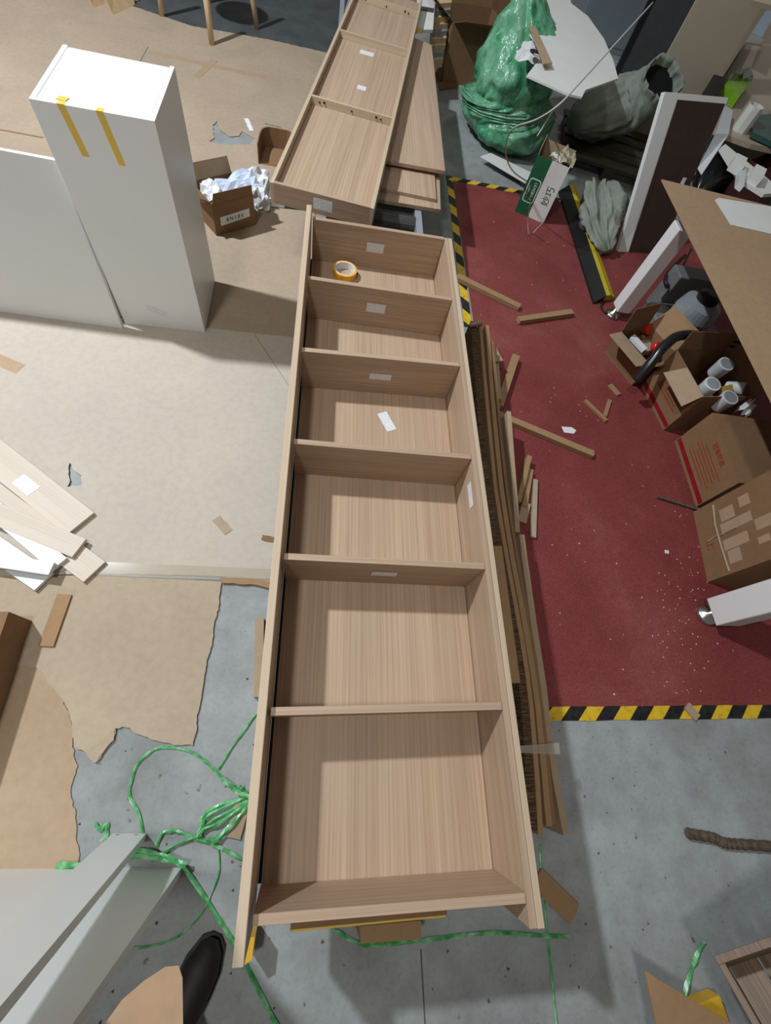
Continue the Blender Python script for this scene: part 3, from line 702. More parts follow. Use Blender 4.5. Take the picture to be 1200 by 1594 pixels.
G().slab([A0, A1, T1, T0], 0.020, nb2).build('board', 'white', ws_, bevel=0.0006)
e = (A1 - A0).normalized(); uu = (T0 - A0).normalized()
for f0 in (0.14, 0.68):
    p = lerp(A0, A1, f0) + uu * 0.02 + nb2 * 0.0004
    G().slab([p, p + e * 0.010, p + e * 0.010 + uu * 0.004, p + uu * 0.004], 0.0006, nb2).build('slot', 'hole', ws_)

# ================================================================== person: dark shoe and trouser leg
def loft(path, radii, n=18, seed=0, amp=0.0, freq=6.0, mouth=0, upv=(0, 0, 1), fold=0.0):
    """skin of elliptic rings along a path; radii (rx, ry) per ring"""
    path = [Vector(p) for p in path]; N = len(path); vs = []; fs = []; keep = Vector((0, 0, 1))
    for i in range(N):
        t_ = (path[min(i + 1, N - 1)] - path[max(i - 1, 0)])
        if t_.length < 1e-6: t_ = Vector((0, 0, 1))
        t_.normalize()
        if mouth and i >= N - mouth - 1: t_ = keep
        keep = t_
        u = t_.cross(Vector(upv))
        if u.length < 1e-3: u = t_.cross(Vector((0, 1, 0)))
        u.normalize(); w = u.cross(t_)
        for j in range(n):
            a = 2 * math.pi * j / n; rx, ry = radii[i]
            p = path[i] + u * math.cos(a) * rx + w * math.sin(a) * ry
            if amp:
                q = noise.noise(p * freq + Vector((seed, 0, 0))) + 0.5 * noise.noise(p * freq * 2.7 + Vector((0, seed, 0)))
                ridge = abs(noise.noise(p * freq * 1.6 + Vector((0, 0, seed))))
                p = p + (u * math.cos(a) + w * math.sin(a)) * amp * (q - ridge * 1.2 + 0.3) * min(1.0, (rx + ry) * 8)
            if fold:
                s_ = i / N; ca, sa = math.cos(a), math.sin(a)
                k1_ = 1 - 2 * abs(noise.noise(Vector((ca * 1.7 + seed, sa * 1.7, s_ * 1.6)))); k2_ = 1 - 2 * abs(noise.noise(Vector((ca * 4.2, sa * 4.2 + seed, s_ * 3.2 + ca))))
                p = p + (u * ca + w * sa) * fold * ((k1_ - 0.6) + 0.55 * (k2_ - 0.6)) * min(1.0, (rx + ry) * 6)
            vs.append(p)
    for i in range(N - 1):
        for j in range(n):
            fs.append((i * n + j, i * n + (j + 1) % n, (i + 1) * n + (j + 1) % n, (i + 1) * n + j))
    fs += [tuple(range(n - 1, -1, -1)), tuple((N - 1) * n + j for j in range(n))]
    return G().add(vs, fs)
toe, heel = P(334, 1462, 0.03), P(262, 1622, 0.03); fd = (heel - toe); fd.z = 0; fd.normalize()
pe = thing('person', 'person in black trousers and dark shoe standing at the lower left', 'person', (heel.x, heel.y, 0))
sp = [toe + fd * s for s in (0.0, 0.02, 0.06, 0.11, 0.16, 0.21, 0.255, 0.275)]
zz = [0.026, 0.031, 0.037, 0.044, 0.055, 0.058, 0.05, 0.04]; rx = [0.012, 0.033, 0.046, 0.047, 0.041, 0.038, 0.034, 0.02]; rz = [0.012, 0.022, 0.029, 0.036, 0.046, 0.049, 0.042, 0.03]
loft([Vector((p.x, p.y, z)) for p, z in zip(sp, zz)], list(zip(rx, rz)), 18).build('shoe', 'shoe', pe, smooth=True)
u = Vector((-fd.y, fd.x, 0)); so = []
for s, w in ((-0.006, 0.012), (0.01, 0.034), (0.06, 0.051), (0.11, 0.052), (0.16, 0.045), (0.22, 0.041), (0.27, 0.034), (0.285, 0.015)): so.append((toe + fd * s, w))
lpz = [(p + u * w)[:2] for p, w in so] + [(p - u * w)[:2] for p, w in so[::-1]]
G().poly([lpz], 0.0005, 0.016).build('shoe_sole', 'black', pe)
ank = toe + fd * 0.205
loft([Vector((ank.x, ank.y, 0.075)), Vector((ank.x - .005, ank.y - .01, 0.14)), Vector((ank.x - .02, ank.y - .03, 0.30)), Vector((ank.x - .03, ank.y - .03, 0.46)), Vector((ank.x - .03, ank.y - .09, 0.62)), Vector((ank.x - .03, ank.y - .16, 0.82))],
     [(0.062, 0.066), (0.060, 0.064), (0.064, 0.068), (0.068, 0.072), (0.078, 0.08), (0.088, 0.092)], 18, 4, 0.012, 9).build('trouser_leg', 'trousers', pe, smooth=True)
# beige cardboard flap in front of the shoe
outl = [(150, 1612), (190, 1556), (225, 1526), (257, 1505), (278, 1503), (284, 1522), (285, 1604), (283, 1720), (110, 1720)]
tipp = P(278, 1503, 0.74); npl = Vector((0.10, 0.45, 1.0))
def Pplane(px, py):
    d_ = CAM_R @ Vector(((px - 600) / FPX, -(py - 797) / FPX, -1.0)); return CAM_LOC + d_ * ((tipp - CAM_LOC).dot(npl) / d_.dot(npl))
pts = [Pplane(x, y) for x, y in outl]
G().slab(pts, 0.005, npl).build('cardboard_flap', 'card_top'); tag(bpy.data.objects['cardboard_flap'], 'rounded beige cardboard sheet covering part of the dark shoe', 'cardboard')

# ================================================================== green plastic string
def string(pts, w, label, seed, z=0.004, sm=True, group='green plastic packing strings'):
    path = [P(p[0], p[1], p[2] if len(p) > 2 else z) for p in pts]
    if sm: path = smoothpath(path, 5)
    else:
        path = [lerp(path[i], path[i + 1], k / 5) for i in range(len(path) - 1) for k in range(5)] + [path[-1]]
    o = G().ribbon(path, w, 0.0012, 0.35, seed).build('plastic_string', 'green_string'); return tag(o, label, 'string', group)
string([(223, 1298), (214, 1262), (201, 1235), (213, 1192), (235, 1170), (262, 1163), (300, 1172), (322, 1188), (345, 1210), (362, 1228), (386, 1240)], 0.012, 'green string curving in a big arc over the blue grey concrete', 1)
string([(340, 1198), (356, 1172), (378, 1140), (402, 1108)], 0.010, 'green string running straight up to the bookshelf side', 2)
string([(388, 1240), (350, 1256), (322, 1272), (312, 1290), (312, 1303)], 0.013, 'uppermost green loop of the knot by the bookshelf', 3, 0.012)
string([(389, 1244), (356, 1264), (330, 1278), (308, 1296), (310, 1307)], 0.013, 'middle green loop of the knot by the bookshelf', 4, 0.008)
string([(390, 1250), (365, 1278), (342, 1300), (325, 1308), (300, 1302)], 0.015, 'lowest green loop of the knot by the bookshelf', 5, 0.006)
for k_, (pts_, lab_) in enumerate((([(388, 1242), (352, 1250), (326, 1262), (314, 1276), (318, 1284)], 'topmost pale green strand of the fan by the bookshelf'), ([(390, 1246), (362, 1268), (336, 1284), (316, 1292), (307, 1304)], 'inner green strand of the fan by the bookshelf'), ([(390, 1250), (372, 1272), (352, 1294), (336, 1308), (322, 1306)], 'outermost broad green strand of the fan by the bookshelf'), ([(345, 1212), (360, 1224), (372, 1234), (388, 1240)], 'upper green strand entering the knot by the bookshelf'))):
    string(pts_, 0.017, lab_, 30 + k_, 0.010 + 0.004 * k_)
string([(392, 1236), (384, 1240), (376, 1232), (368, 1226)], 0.03, 'bunched green knot end against the bookshelf side', 6, 0.010)
string([(243, 1318), (250, 1300), (262, 1294), (282, 1296), (305, 1306), (340, 1318), (382, 1342)], 0.014, 'green string passing under the bookshelf near the white boards', 7, 0.006)
string([(236, 1340), (262, 1322), (285, 1310), (306, 1304)], 0.010, 'short green string between knot and white boards', 8, 0.010)
string([(205, 1322, 0.004), (240, 1328, 0.02), (276, 1342, 0.03), (300, 1370, 0.01), (330, 1415, 0.004), (362, 1465, 0.004), (392, 1520, 0.004), (437, 1610, 0.004)], 0.016, 'long green string running down to the bottom edge', 9, sm=True)
string([(88, 1347, 0.01), (150, 1345, 0.01), (200, 1334, 0.01), (245, 1335, 0.02), (290, 1346, 0.03)], 0.02, 'green string tied around the white boards', 10)
string([(334, 1303), (341, 1330), (340, 1360), (326, 1398), (308, 1430), (270, 1462), (228, 1474), (195, 1476)], 0.007, 'thin dark green string looping above the shoe', 11)
string([(147, 1282), (156, 1292), (167, 1282), (166, 1300), (158, 1310)], 0.014, 'small tangle of green string beside the torn cardboard', 12, 0.006, False)
string([(518, 1446), (545, 1462), (575, 1471), (640, 1466), (720, 1456), (780, 1452), (830, 1456), (886, 1458)], 0.014, 'green string lying across below the bookshelf end', 13)
string([(841, 1316), (842, 1350), (850, 1430), (858, 1510), (868, 1610)], 0.011, 'straight green string right of the bookshelf end', 14)
string([(1096, 1466), (1086, 1486), (1076, 1512), (1066, 1550)], 0.022, 'green string beside the wooden crate', 15)
string([(1066, 1552), (1085, 1564), (1110, 1560)], 0.016, 'dark green string end by the yellow bar near the crate', 16)

# ================================================================== long cardboard strips right of the bookshelf
def edge_strip(pts, w, z, t, mat, label, seed=0):
    """long strip standing on edge: top edge follows pixel points at height z, down to z-t"""
    path = smoothpath([P(x, y, z) for x, y in pts], 5); g = G(); vs = []; fs = []; N = len(path)
    for i in range(N):
        d_ = path[min(i + 1, N - 1)] - path[max(i - 1, 0)]; u_ = Vector((-d_.y, d_.x, 0)).normalized() * w / 2
        k = 1 + 0.12 * noise.noise(Vector((i * 0.5, seed, 0))); zt = 0.003 * noise.noise(Vector((i * 0.7, seed, 5)))
        vs += [path[i] - u_ * k + Vector((0, 0, zt)), path[i] + u_ * k + Vector((0, 0, zt)), path[i] + u_ - Vector((0, 0, t)), path[i] - u_ - Vector((0, 0, t))]
    for i in range(N - 1):
        for j in range(4): fs.append((i * 4 + j, i * 4 + (j + 1) % 4, i * 4 + 4 + (j + 1) % 4, i * 4 + 4 + j))
    fs += [(3, 2, 1, 0), tuple((N - 1) * 4 + j for j in range(4))]
    o = g.add(vs, fs).build('cardboard_strip', mat); return tag(o, label, 'cardboard', 'long cardboard strips along the bookshelf')
edge_strip([(737, 500), (760, 760), (812, 1048), (829, 1292)], 0.030, 0.20, 0.198, 'flute', 'stack of strips showing dark corrugated edges next to the bookshelf', 1)
edge_strip([(748, 504), (772, 760), (821, 1048), (842, 1300)], 0.015, 0.205, 0.203, 'card_strip', 'first long brown strip outside the dark corrugated edge', 2)
edge_strip([(758, 506), (781, 760), (830, 1048), (855, 1286)], 0.019, 0.195, 0.193, 'card_strip', 'second long brown strip outside the dark corrugated edge', 3)
edge_strip([(766, 530), (789, 760), (836, 1048), (862, 1284)], 0.013, 0.185, 0.183, 'card_dark', 'dark thin strip between the long brown strips', 4)
edge_strip([(792, 640), (806, 828)], 0.020, 0.16, 0.158, 'card', 'shorter brown strip beside the red covering, upper end', 5)
edge_strip([(812, 832), (828, 950), (843, 1048), (860, 1180), (882, 1300)], 0.022, 0.15, 0.148, 'card', 'outermost long brown strip ending near the hazard tape', 6)
edge_strip([(775, 850), (803, 1063)], 0.030, 0.245, 0.04, 'card_strip', 'flat brown strip on top, right against the bookshelf', 7)
# clear tape around the strips
g = G(); ring_ = [P(806, 1161, 0.249), P(870, 1156, 0.21), P(872, 1174, 0.21), P(808, 1172, 0.249)]
g.slab(ring_, 0.001, (0, 0, 1)); o = g.build('clear_tape_band', 'clear_tape'); tag(o, 'clear packing tape wrapped over the long cardboard strips', 'tape')
# scattered pieces on the red covering
def scrap(a, b, w, label, z=0.03, t=0.026, mat='card_strip', cat='cardboard', name='cardboard_strip'):
    o = board(name, a, b, w, z, t, mat, label, cat, 'cardboard pieces scattered on the red covering'); return o
scrap((712, 428), (810, 476), 0.040, 'long cardboard strip touching the far right bookshelf corner')
scrap((808, 496), (892, 484), 0.038, 'cardboard strip lying across near the far end of the red covering')
scrap((804, 552), (778, 630), 0.040, 'cardboard strip leaning on the long stack, steepest of the three', 0.04)
scrap((777, 644), (925, 706), 0.036, 'longest loose cardboard strip on the red covering')
scrap((911, 622), (945, 654), 0.018, 'thin cardboard strip near the carton with red lids', 0.016, 0.013)
scrap((950, 622), (942, 647), 0.020, 'small bent cardboard piece beside the thin strip', 0.014, 0.011)
scrap((950, 598), (964, 614), 0.030, 'short cardboard piece next to the carton with red lids', 0.012, 0.009)
scrap((825, 709), (808, 780), 0.022, 'brown cardboard sliver leftmost of three beside the stack', 0.05, 0.045)
scrap((827, 730), (817, 788), 0.024, 'brown cardboard sliver in the middle of three beside the stack', 0.03, 0.026)
scrap((820, 782), (813, 812), 0.040, 'short wide cardboard scrap below the slivers', 0.022, 0.012, 'card')
scrap((834, 746), (831, 836), 0.022, 'straight pale strip rightmost beside the stack', 0.02, 0.016, 'card_mid')
scrap((763, 538), (776, 562), 0.055, 'crumpled cardboard tab at the top of the long stack', 0.11, 0.012, 'card')
scrap((772, 556), (776, 620), 0.030, 'upright cardboard tab behind the leaning strip', 0.09, 0.085, 'card')
scrap((733, 504), (750, 500), 0.02, 'small strip end at the top of the long stack', 0.23, 0.012, 'card')
scrap((1024, 772), (1088, 792), 0.016, 'thin brown stick pointing at the taped carton', 0.016, 0.013, 'bark', 'stick', 'wooden_stick')
scrap((836, 1366), (895, 1424), 0.062, 'brown cardboard piece at the near right bookshelf corner', 0.012, 0.010, 'card_strip')
scrap((1070, 1098), (1087, 1118), 0.035, 'small cardboard scrap lying on the near hazard tape', 0.012, 0.008, 'card')
scrap((404, 962), (402, 1085), 0.030, 'narrow cardboard strip along the left bookshelf side', 0.03, 0.028, 'card')
scrap((378, 1250), (362, 1305), 0.045, 'torn brown cardboard under the green knot', 0.010, 0.009, 'card')
ptag = G().slab([P(874, 664, 0.003), P(890, 665, 0.003), P(897, 670, 0.003), P(893, 675, 0.003), P(878, 673, 0.003)], 0.0008, (0, 0, 1)).build('paper_label', 'sticker'); tag(ptag, 'small white paper label lying on the red covering', 'label')
# ribbed stick at the right edge
pth = smoothpath([P(1070, 1297, 0.016), P(1110, 1304, 0.016), P(1128, 1312, 0.016), P(1165, 1315, 0.016), P(1240, 1320, 0.016)], 8)
o = G().tube(pth, [0.015 + 0.0022 * (i % 2) for i in range(len(pth))], 9).build('ribbed_stick', 'bark'); tag(o, 'ribbed brown stick on the concrete at the right edge', 'stick')
# crumbs on the red covering
def crumbs(n, fn, mat, r0, r1, name, label, seed):
    random.seed(seed); g = G()
    for _ in range(n):
        p = fn(); r = random.uniform(r0, r1); a = random.uniform(0, 6)
        vs = [Vector((p.x + r * math.cos(a + k * 2.1) * random.uniform(.6, 1.2), p.y + r * math.sin(a + k * 2.1), 0.0024)) for k in range(3)] + [Vector((p.x, p.y, 0.0024 + r * 0.6))]
        g.add(vs, [(0, 2, 1), (0, 1, 3), (1, 2, 3), (2, 0, 3)])
    o = g.build(name, mat); return tag(o, label, 'debris', kind='stuff')
crumbs(150, lambda: P(random.gauss(1062, 30), random.gauss(945, 75)) if random.random() < .6 else Vector((random.uniform(.95, 1.9), random.uniform(-1.8, 1.4), 0)), 'foam_white', 0.0016, 0.0045, 'white_crumbs', 'white crumbs scattered over the red covering', 3)
G().slab([P(1035, 856, 0.006), P(1041, 857, 0.006), P(1041, 862, 0.006), P(1036, 861, 0.006)], 0.004, (0, 0, 1)).build('foam_bit', 'foam_white'); tag(bpy.data.objects['foam_bit'], 'largest white foam bit on the red covering', 'debris')
crumbs(130, lambda: Vector((random.uniform(-.7, 1.3), random.uniform(-2.6, -1.5), -0.0022)), 'bark', 0.002, 0.006, 'dirt_specks', 'dark dirt specks on the bare concrete', 5)

# ================================================================== right side: table, cartons, machine
ZT = 0.60
tb = thing('work_table', 'low work table with white legs under a brown cardboard top', 'table', (2.2, -0.4, 0))
G().box(1.845, 2.9, -1.62, 0.47, ZT - 0.045, ZT - 0.012).build('frame', 'white', tb)
def tleg(x, y, w=0.075):
    l_ = G().box(x - w / 2, x + w / 2, y - w / 2, y + w / 2, 0.055, ZT - 0.046).build('leg', 'white', tb, bevel=0.003)
    M_ = Matrix.Translation((x - w * 0.28, y, 0.0022))
    G().lathe([(0.046, 0), (0.048, 0.006), (0.040, 0.016), (0.015, 0.026), (0.012, 0.054)], 20, M_).build('foot', 'steel', l_, smooth=True)
tleg(1.858, 0.375, 0.085); tleg(1.815, -1.487, 0.115); tleg(2.82, 0.40); tleg(2.82, -1.5)
tc = G().slab([P(1030, 279, ZT), P(1205, 322, ZT), Vector((3.0, 0.56, ZT)), Vector((3.0, -1.62, ZT)), Vector((1.745, -1.62, ZT)), P(1200, 622, ZT)], 0.006, (0, 0, 1)).build('cardboard_sheet', 'card_top'); tag(tc, 'brown cardboard sheet covering the low table at the right', 'cardboard')
pq = [P(1113, 311, ZT + 0.0025), P(1119, 308, ZT + 0.0025), P(1215, 324, ZT + 0.0025), P(1215, 368, ZT + 0.0025), P(1192, 362, ZT + 0.0025), P(1138, 350, ZT + 0.0025)]
G().slab(pq, 0.002, (0, 0, 1)).build('white_sheet', 'foam_white'); tag(bpy.data.objects['white_sheet'], 'white foam sheet lying on the brown cardboard table top', 'sheet')

def wall_carton(name, label, a, b, H, depth, **kw):
    """carton whose left side stands on floor pixels a (far) - b (near)"""
    a, b = P(*a, 0.0025), P(*b, 0.0025); d_ = b - a; yaw = math.atan2(d_.y, d_.x) + math.pi / 2
    n_ = Vector((math.cos(yaw), math.sin(yaw), 0)); c_ = (a + b) / 2 + n_ * depth / 2
    return carton(name, label, 'carton', (c_.x, c_.y, 0.0025), yaw, depth, d_.length, H, **kw), depth, d_.length
# carton 1: open, red lids inside
a, b = P(938, 545), P(983, 598)
k1, dp, ln = wall_carton('lid_carton', 'open brown carton holding red lids beside the table leg', (940, 548), (983, 600), 0.15, 0.23, flaps=(50, 8, 82, 35), fl=(0.05, 0.13, 0.115, 0.14), mat='card_dark', flap_mats={2: 'card', 3: 'card_strip'})
def lid(px, py, z, mat, label, r=0.028, h=0.03, rot=(0.6, 0.3)):
    M_ = Matrix.Translation(P(px, py, z)) @ Matrix.Rotation(rot[0], 4, 'X') @ Matrix.Rotation(rot[1], 4, 'Y')
    o_ = G().lathe([(r * 0.96, 0), (r, 0.003), (r, h - 0.003), (r * 0.94, h)], 20, M_).build('bottle_lid', mat); return tag(o_, label, 'lid', 'lids in the open carton')
lid(1004, 512, 0.12, 'red_plastic', 'red lid standing highest in the open carton', 0.03, 0.04, (0.9, 0.2)); lid(1017, 541, 0.12, 'red_plastic', 'red lid half hidden by the black hose'); lid(1003, 523, 0.08, 'ochre', 'ochre lid below the highest red lid', 0.03, 0.02)
o = G().slab([P(982, 524, 0.13), P(988, 520, 0.13), P(1008, 542, 0.13), P(1002, 546, 0.13)], 0.018, (0, 0, 1)).build('paper_strip', 'paper'); tag(o, 'white paper strip lying in the open carton with red lids', 'paper')
o = G().slab([P(996, 530, 0.10), P(1012, 528, 0.10), P(1016, 545, 0.10), P(1000, 548, 0.10)], 0.03, (0, 0, 1)).build('small_box', 'card_mid'); tag(o, 'tiny brown box between the red lids', 'box')
lid(1106, 536, 0.24, 'red_plastic', 'red cap behind the carton of white tubs', 0.035, 0.045, (0.8, 0.4))
# carton 2: white tubs
k2, dp2, ln2 = wall_carton('tub_carton', 'open printed carton holding white plastic tubs under the table', (997, 600), (1032, 670), 0.27, 0.32, flaps=(None, 10, None, 30), fl=(0.12, 0.10, 0.1, 0.1), mat='card_dark')
G().slab([(-dp2 / 2 - 0.002, -ln2 / 2 + 0.004, 0.272), (-dp2 / 2 - 0.002, 0.03, 0.272), (-dp2 / 2 - 0.085, 0.05, 0.215), (-dp2 / 2 - 0.085, -ln2 / 2 - 0.01, 0.215)], 0.003, (-0.5, 0, 1)).build('flap', 'card', k2, local=True)
def side_print(k, dp, ln, H, words, n_lines):
    x = -dp / 2 - 0.0008
    G().slab([(x, -ln / 2 + 0.004, 0.018), (x, ln / 2 - 0.004, 0.018), (x, ln / 2 - 0.004, 0.043), (x, -ln / 2 + 0.004, 0.043)], 0.0005, (-1, 0, 0)).build('red_band', 'red_band', k, local=True)
    local_text('lettering', words, H * 0.13, frame((x - 0.0005, -0.02, H * 0.83), (0, -1, 0), (0, 0, 1)), 'red_ink', k)
    for i in range(n_lines):
        z = H * (0.66 - 0.075 * i)
        G().box(x - 0.0003, x, -ln * (0.30 if i % 2 else 0.36), ln * (0.18 + 0.05 * (i % 3)), z - 0.0022, z + 0.0022).build('print_line', 'red_ink', k, local=True)
side_print(k2, dp2, ln2, 0.27, '轻拿轻放', 5)
def tub(px, py, z, label, tilt=(0.12, -0.10), r=0.040, h=0.085, lidmat='rail'):
    M_ = Matrix.Translation(P(px, py, z)) @ Matrix.Rotation(tilt[0], 4, 'X') @ Matrix.Rotation(tilt[1], 4, 'Y')
    o_ = thing('plastic_tub', label, 'tub', M_.translation, 0, 'white tubs in the printed carton')
    G().lathe([(r * 0.86, -h), (r * 0.9, -h + 0.004), (r, -0.012), (r, -0.001), (r * 0.97, 0)], 24, M_).build('tub_body', 'white_edge', o_, smooth=False)
    G().lathe([(r * 0.80, 0.0002), (r * 0.80, 0.0016)], 24, M_).build('tub_lid', 'rail', o_)
tub(1131, 566, 0.30, 'white tub farthest back in the printed carton'); tub(1110, 597, 0.29, 'white tub leftmost in the printed carton'); tub(1137, 618, 0.28, 'white tub nearest in the printed carton'); tub(1160, 606, 0.26, 'white tub half hidden behind the nearest tub', (0.8, 0.5), 0.034)
crumple('paper_scrap', 'white crumpled paper at the near right of the tubs', 'paper', P(1165, 635, 0.25), 0.09, 0.06, 0.05, 'paper', 0.6, 21)
o = G().slab([P(1122, 602, 0.27), P(1140, 598, 0.27), P(1142, 608, 0.27), P(1126, 612, 0.27)], 0.02, (0, 0, 1)).build('ochre_box', 'ochre'); tag(o, 'small ochre box wedged between the white tubs', 'box')
# carton 3
k3, dp3, ln3 = wall_carton('printed_carton', 'closed printed carton with red band, middle of the row under the table', (1050, 687), (1083, 789), 0.24, 0.42, mat='card_dark', closed=True)
side_print(k3, dp3, ln3, 0.24, '轻拿轻放', 6)
# carton 4
k4, dp4, ln4 = wall_carton('taped_carton', 'battered taped carton nearest in the row under the table', (1079, 797), (1101, 906), 0.42, 0.45, mat='card_dark', closed=True)
x = -dp4 / 2 - 0.0008
for i, (y, z, w, h) in enumerate(((0.09, 0.17, 0.06, 0.07), (0.03, 0.20, 0.045, 0.15), (-0.05, 0.18, 0.05, 0.12), (-0.11, 0.16, 0.06, 0.06), (0.11, 0.26, 0.05, 0.05), (-0.02, 0.32, 0.05, 0.08), (-0.09, 0.30, 0.03, 0.05))):
    G().slab([(x, y - w / 2, z - h / 2), (x, y + w / 2, z - h / 2), (x, y + w / 2, z + h / 2), (x, y - w / 2, z + h / 2)], 0.0006, (-1, 0, 0)).build('tape_patch', 'tan_tape', k4, local=True)
G().tube([(x - 0.002, 0.0, 0.05), (x - 0.004, 0.008, 0.09), (x - 0.002, 0.002, 0.13), (x - 0.003, 0.006, 0.20)], 0.003, 6).build('seam_tear', 'card_mid', k4, local=True)
G().tube([(x - 0.002, 0.16, 0.115), (x - 0.004, 0.06, 0.105), (x - 0.003, -0.05, 0.11), (x - 0.002, -0.17, 0.12)], 0.004, 6).build('crushed_ridge', 'card_mid', k4, local=True)
local_text('lettering', '上', 0.05, frame((x - 0.0005, -0.02, 0.055), (0, -1, 0), (0, 0, 1)), 'red_ink', k4)
# vacuum machine and hose under the table
mc = thing('shop_vacuum', 'grey and black machine with looped handle under the brown table top', 'machine', (2.15, 0.15, 0))
G().box(2.03, 2.45, 0.14, 0.43, 0.003, 0.10).build('base', 'grey_plastic', mc, bevel=0.01)
G().lathe([(0.10, 0.10), (0.115, 0.11), (0.12, 0.22), (0.105, 0.28), (0.06, 0.30)], 28, Matrix.Translation((2.16, 0.20, 0))).build('motor_drum', 'rail', mc, smooth=False)
G().lathe([(0.06, 0.30), (0.06, 0.33), (0.03, 0.345)], 20, Matrix.Translation((2.16, 0.20, 0))).build('motor_cap', 'black_gloss', mc)
G().tube(smoothpath([P(1066, 398, 0.20), P(1052, 412, 0.20), P(1038, 428, 0.19), P(1036, 440, 0.18), P(1048, 450, 0.17), P(1066, 452, 0.15)], 6), 0.011, 8).build('handle', 'black', mc, smooth=True)
G().tube(smoothpath([P(1076, 388, 0.2), P(1060, 420, 0.2), P(1044, 446, 0.18), P(1030, 466, 0.12)], 6), 0.006, 8).build('cord', 'black', mc, smooth=True)
G().box(2.12, 2.42, 0.44, 0.56, 0.003, 0.26).build('control_box', 'grey_plastic', mc, bevel=0.006)
dpx = [P(1046, 388, 0.262), P(1063, 368, 0.262), P(1067, 374, 0.262), P(1050, 394, 0.262)]
lb = G().slab(dpx, 0.001, (0, 0, 1)).build('label_plate', 'paper', mc)
G().slab([p + Vector((0, 0, 0.0008)) for p in (lerp(dpx[0], dpx[1], .35), lerp(dpx[0], dpx[1], .65), lerp(dpx[3], dpx[2], .65), lerp(dpx[3], dpx[2], .35))], 0.0004, (0, 0, 1)).build('print_block', 'ink', lb)
G().slab([p + Vector((0, 0, 0.0008)) for p in (lerp(dpx[0], dpx[1], .05), lerp(dpx[0], dpx[1], .25), lerp(dpx[3], dpx[2], .25), lerp(dpx[3], dpx[2], .05))], 0.0004, (0, 0, 1)).build('red_print', 'red_plastic', lb)
hp = smoothpath([P(1160, 540, 0.25), P(1110, 527, 0.28), P(1062, 522, 0.30), P(1036, 537, 0.29), P(1012, 566, 0.22), P(990, 593, 0.14)], 7)
o = G().tube(hp, 0.025, 14).build('vacuum_hose', 'black_gloss', smooth=True); tag(o, 'black hose draped between the open cartons under the table', 'hose')
o = G().tube(smoothpath([P(945, 466, 0.004), P(936, 476, 0.012), P(945, 488, 0.012), P(962, 483, 0.02)], 6), 0.005, 8).build('cable_end', 'black', smooth=True); tag(o, 'short black cable beside the steel table foot', 'cable')

# ================================================================== upper right clutter
# green rubbish bag
gc = Vector((1.32, 2.28, 0))
gb = thing('rubbish_bag', 'large green translucent rubbish bag stuffed full on the floor', 'bag', gc)
prof = [(0.005, 0.20, 0.18), (0.02, 0.29, 0.26), (0.08, 0.37, 0.32), (0.17, 0.375, 0.33), (0.24, 0.335, 0.30), (0.285, 0.29, 0.26), (0.33, 0.305, 0.28), (0.42, 0.325, 0.29), (0.51, 0.29, 0.26), (0.62, 0.20, 0.18), (0.72, 0.115, 0.10), (0.80, 0.05, 0.045)]
pth = []; rad = []
for i in range(len(prof) - 1):
    for k in range(4):
        f = k / 4; z = lerp(prof[i][0], prof[i + 1][0], f)
        pth.append(gc + Vector((-0.05 * z + 0.03 * math.sin(z * 6), 0.04 * z, z))); rad.append((lerp(prof[i][1], prof[i + 1][1], f), lerp(prof[i][2], prof[i + 1][2], f)))
pth.append(gc + Vector((-0.01, 0.05, 0.81))); rad.append((0.03, 0.025))
g = loft(pth, rad, 96, 11, 0.035, 6.0, fold=0.024)
for v in g.v: v.z = max(v.z, 0.002)
g.build('bag', 'green_bag', gb, smooth=True)
# white foam board leaning behind the bag
fb = thing('foam_board', 'irregular white foam board propped over the green bag', 'board', (1.75, 2.3, 0.4))
wq = [(795, -10), (812, 35), (832, 62), (858, 98), (834, 99), (820, 117), (884, 146), (906, 151), (911, 140), (962, 122), (955, 95), (940, 60), (915, 25), (889, 5), (885, -10)]
zq = lambda x, y: 0.62 - 0.0007 * (150 - y) + 0.0002 * (x - 820)
G().slab([P(x, y, 0.63) for x, y in wq], 0.01, (0, 0, 1)).build('board', 'foam_white', fb)
px_panel('brown_strip', [(822, 36), (830, 34), (860, 98), (846, 99)], 0.66, 0.006, 'card', 'brown cardboard strip lying on the white foam board', 'cardboard')
lb = crumple('plastic_bag', 'white plastic bag with a round black print beside the foam board', 'bag', P(828, 82, 0.60), 0.17, 0.30, 0.02, 'paper', -0.35, 44, 7)
G().lathe([(0.034, 0.0), (0.034, 0.002)], 24, Matrix.Translation(P(833, 82, 0.645)) @ Matrix.Diagonal((1, 1.4, 1, 1))).build('round_print', 'ink', lb)
G().lathe([(0.016, 0.0021), (0.016, 0.003)], 12, Matrix.Translation(P(835, 86, 0.645)) @ Matrix.Diagonal((1.2, .6, 1, 1))).build('white_print', 'paper', lb)
# boxes behind the bag
bx1 = carton('dark_carton', 'dark open carton left of the green bag with a bent flap', 'carton', (1.12, 3.25, 0.003), 0.25, 0.5, 0.4, 0.36, (70, 10, 60, None), 'card_dark', 0.2)
carton('dark_carton', 'closed dark carton farthest back at the top of the picture', 'carton', (1.3, 4.1, 0.003), 0.1, 0.7, 0.5, 0.5, (None,) * 4, 'card_dark', closed=True)
px_panel('brown_batten', [(684, 128), (712, 126), (712, 133), (684, 137)], 0.02, 0.017, 'card_dark', 'short brown batten on the concrete left of the green bag', 'batten')
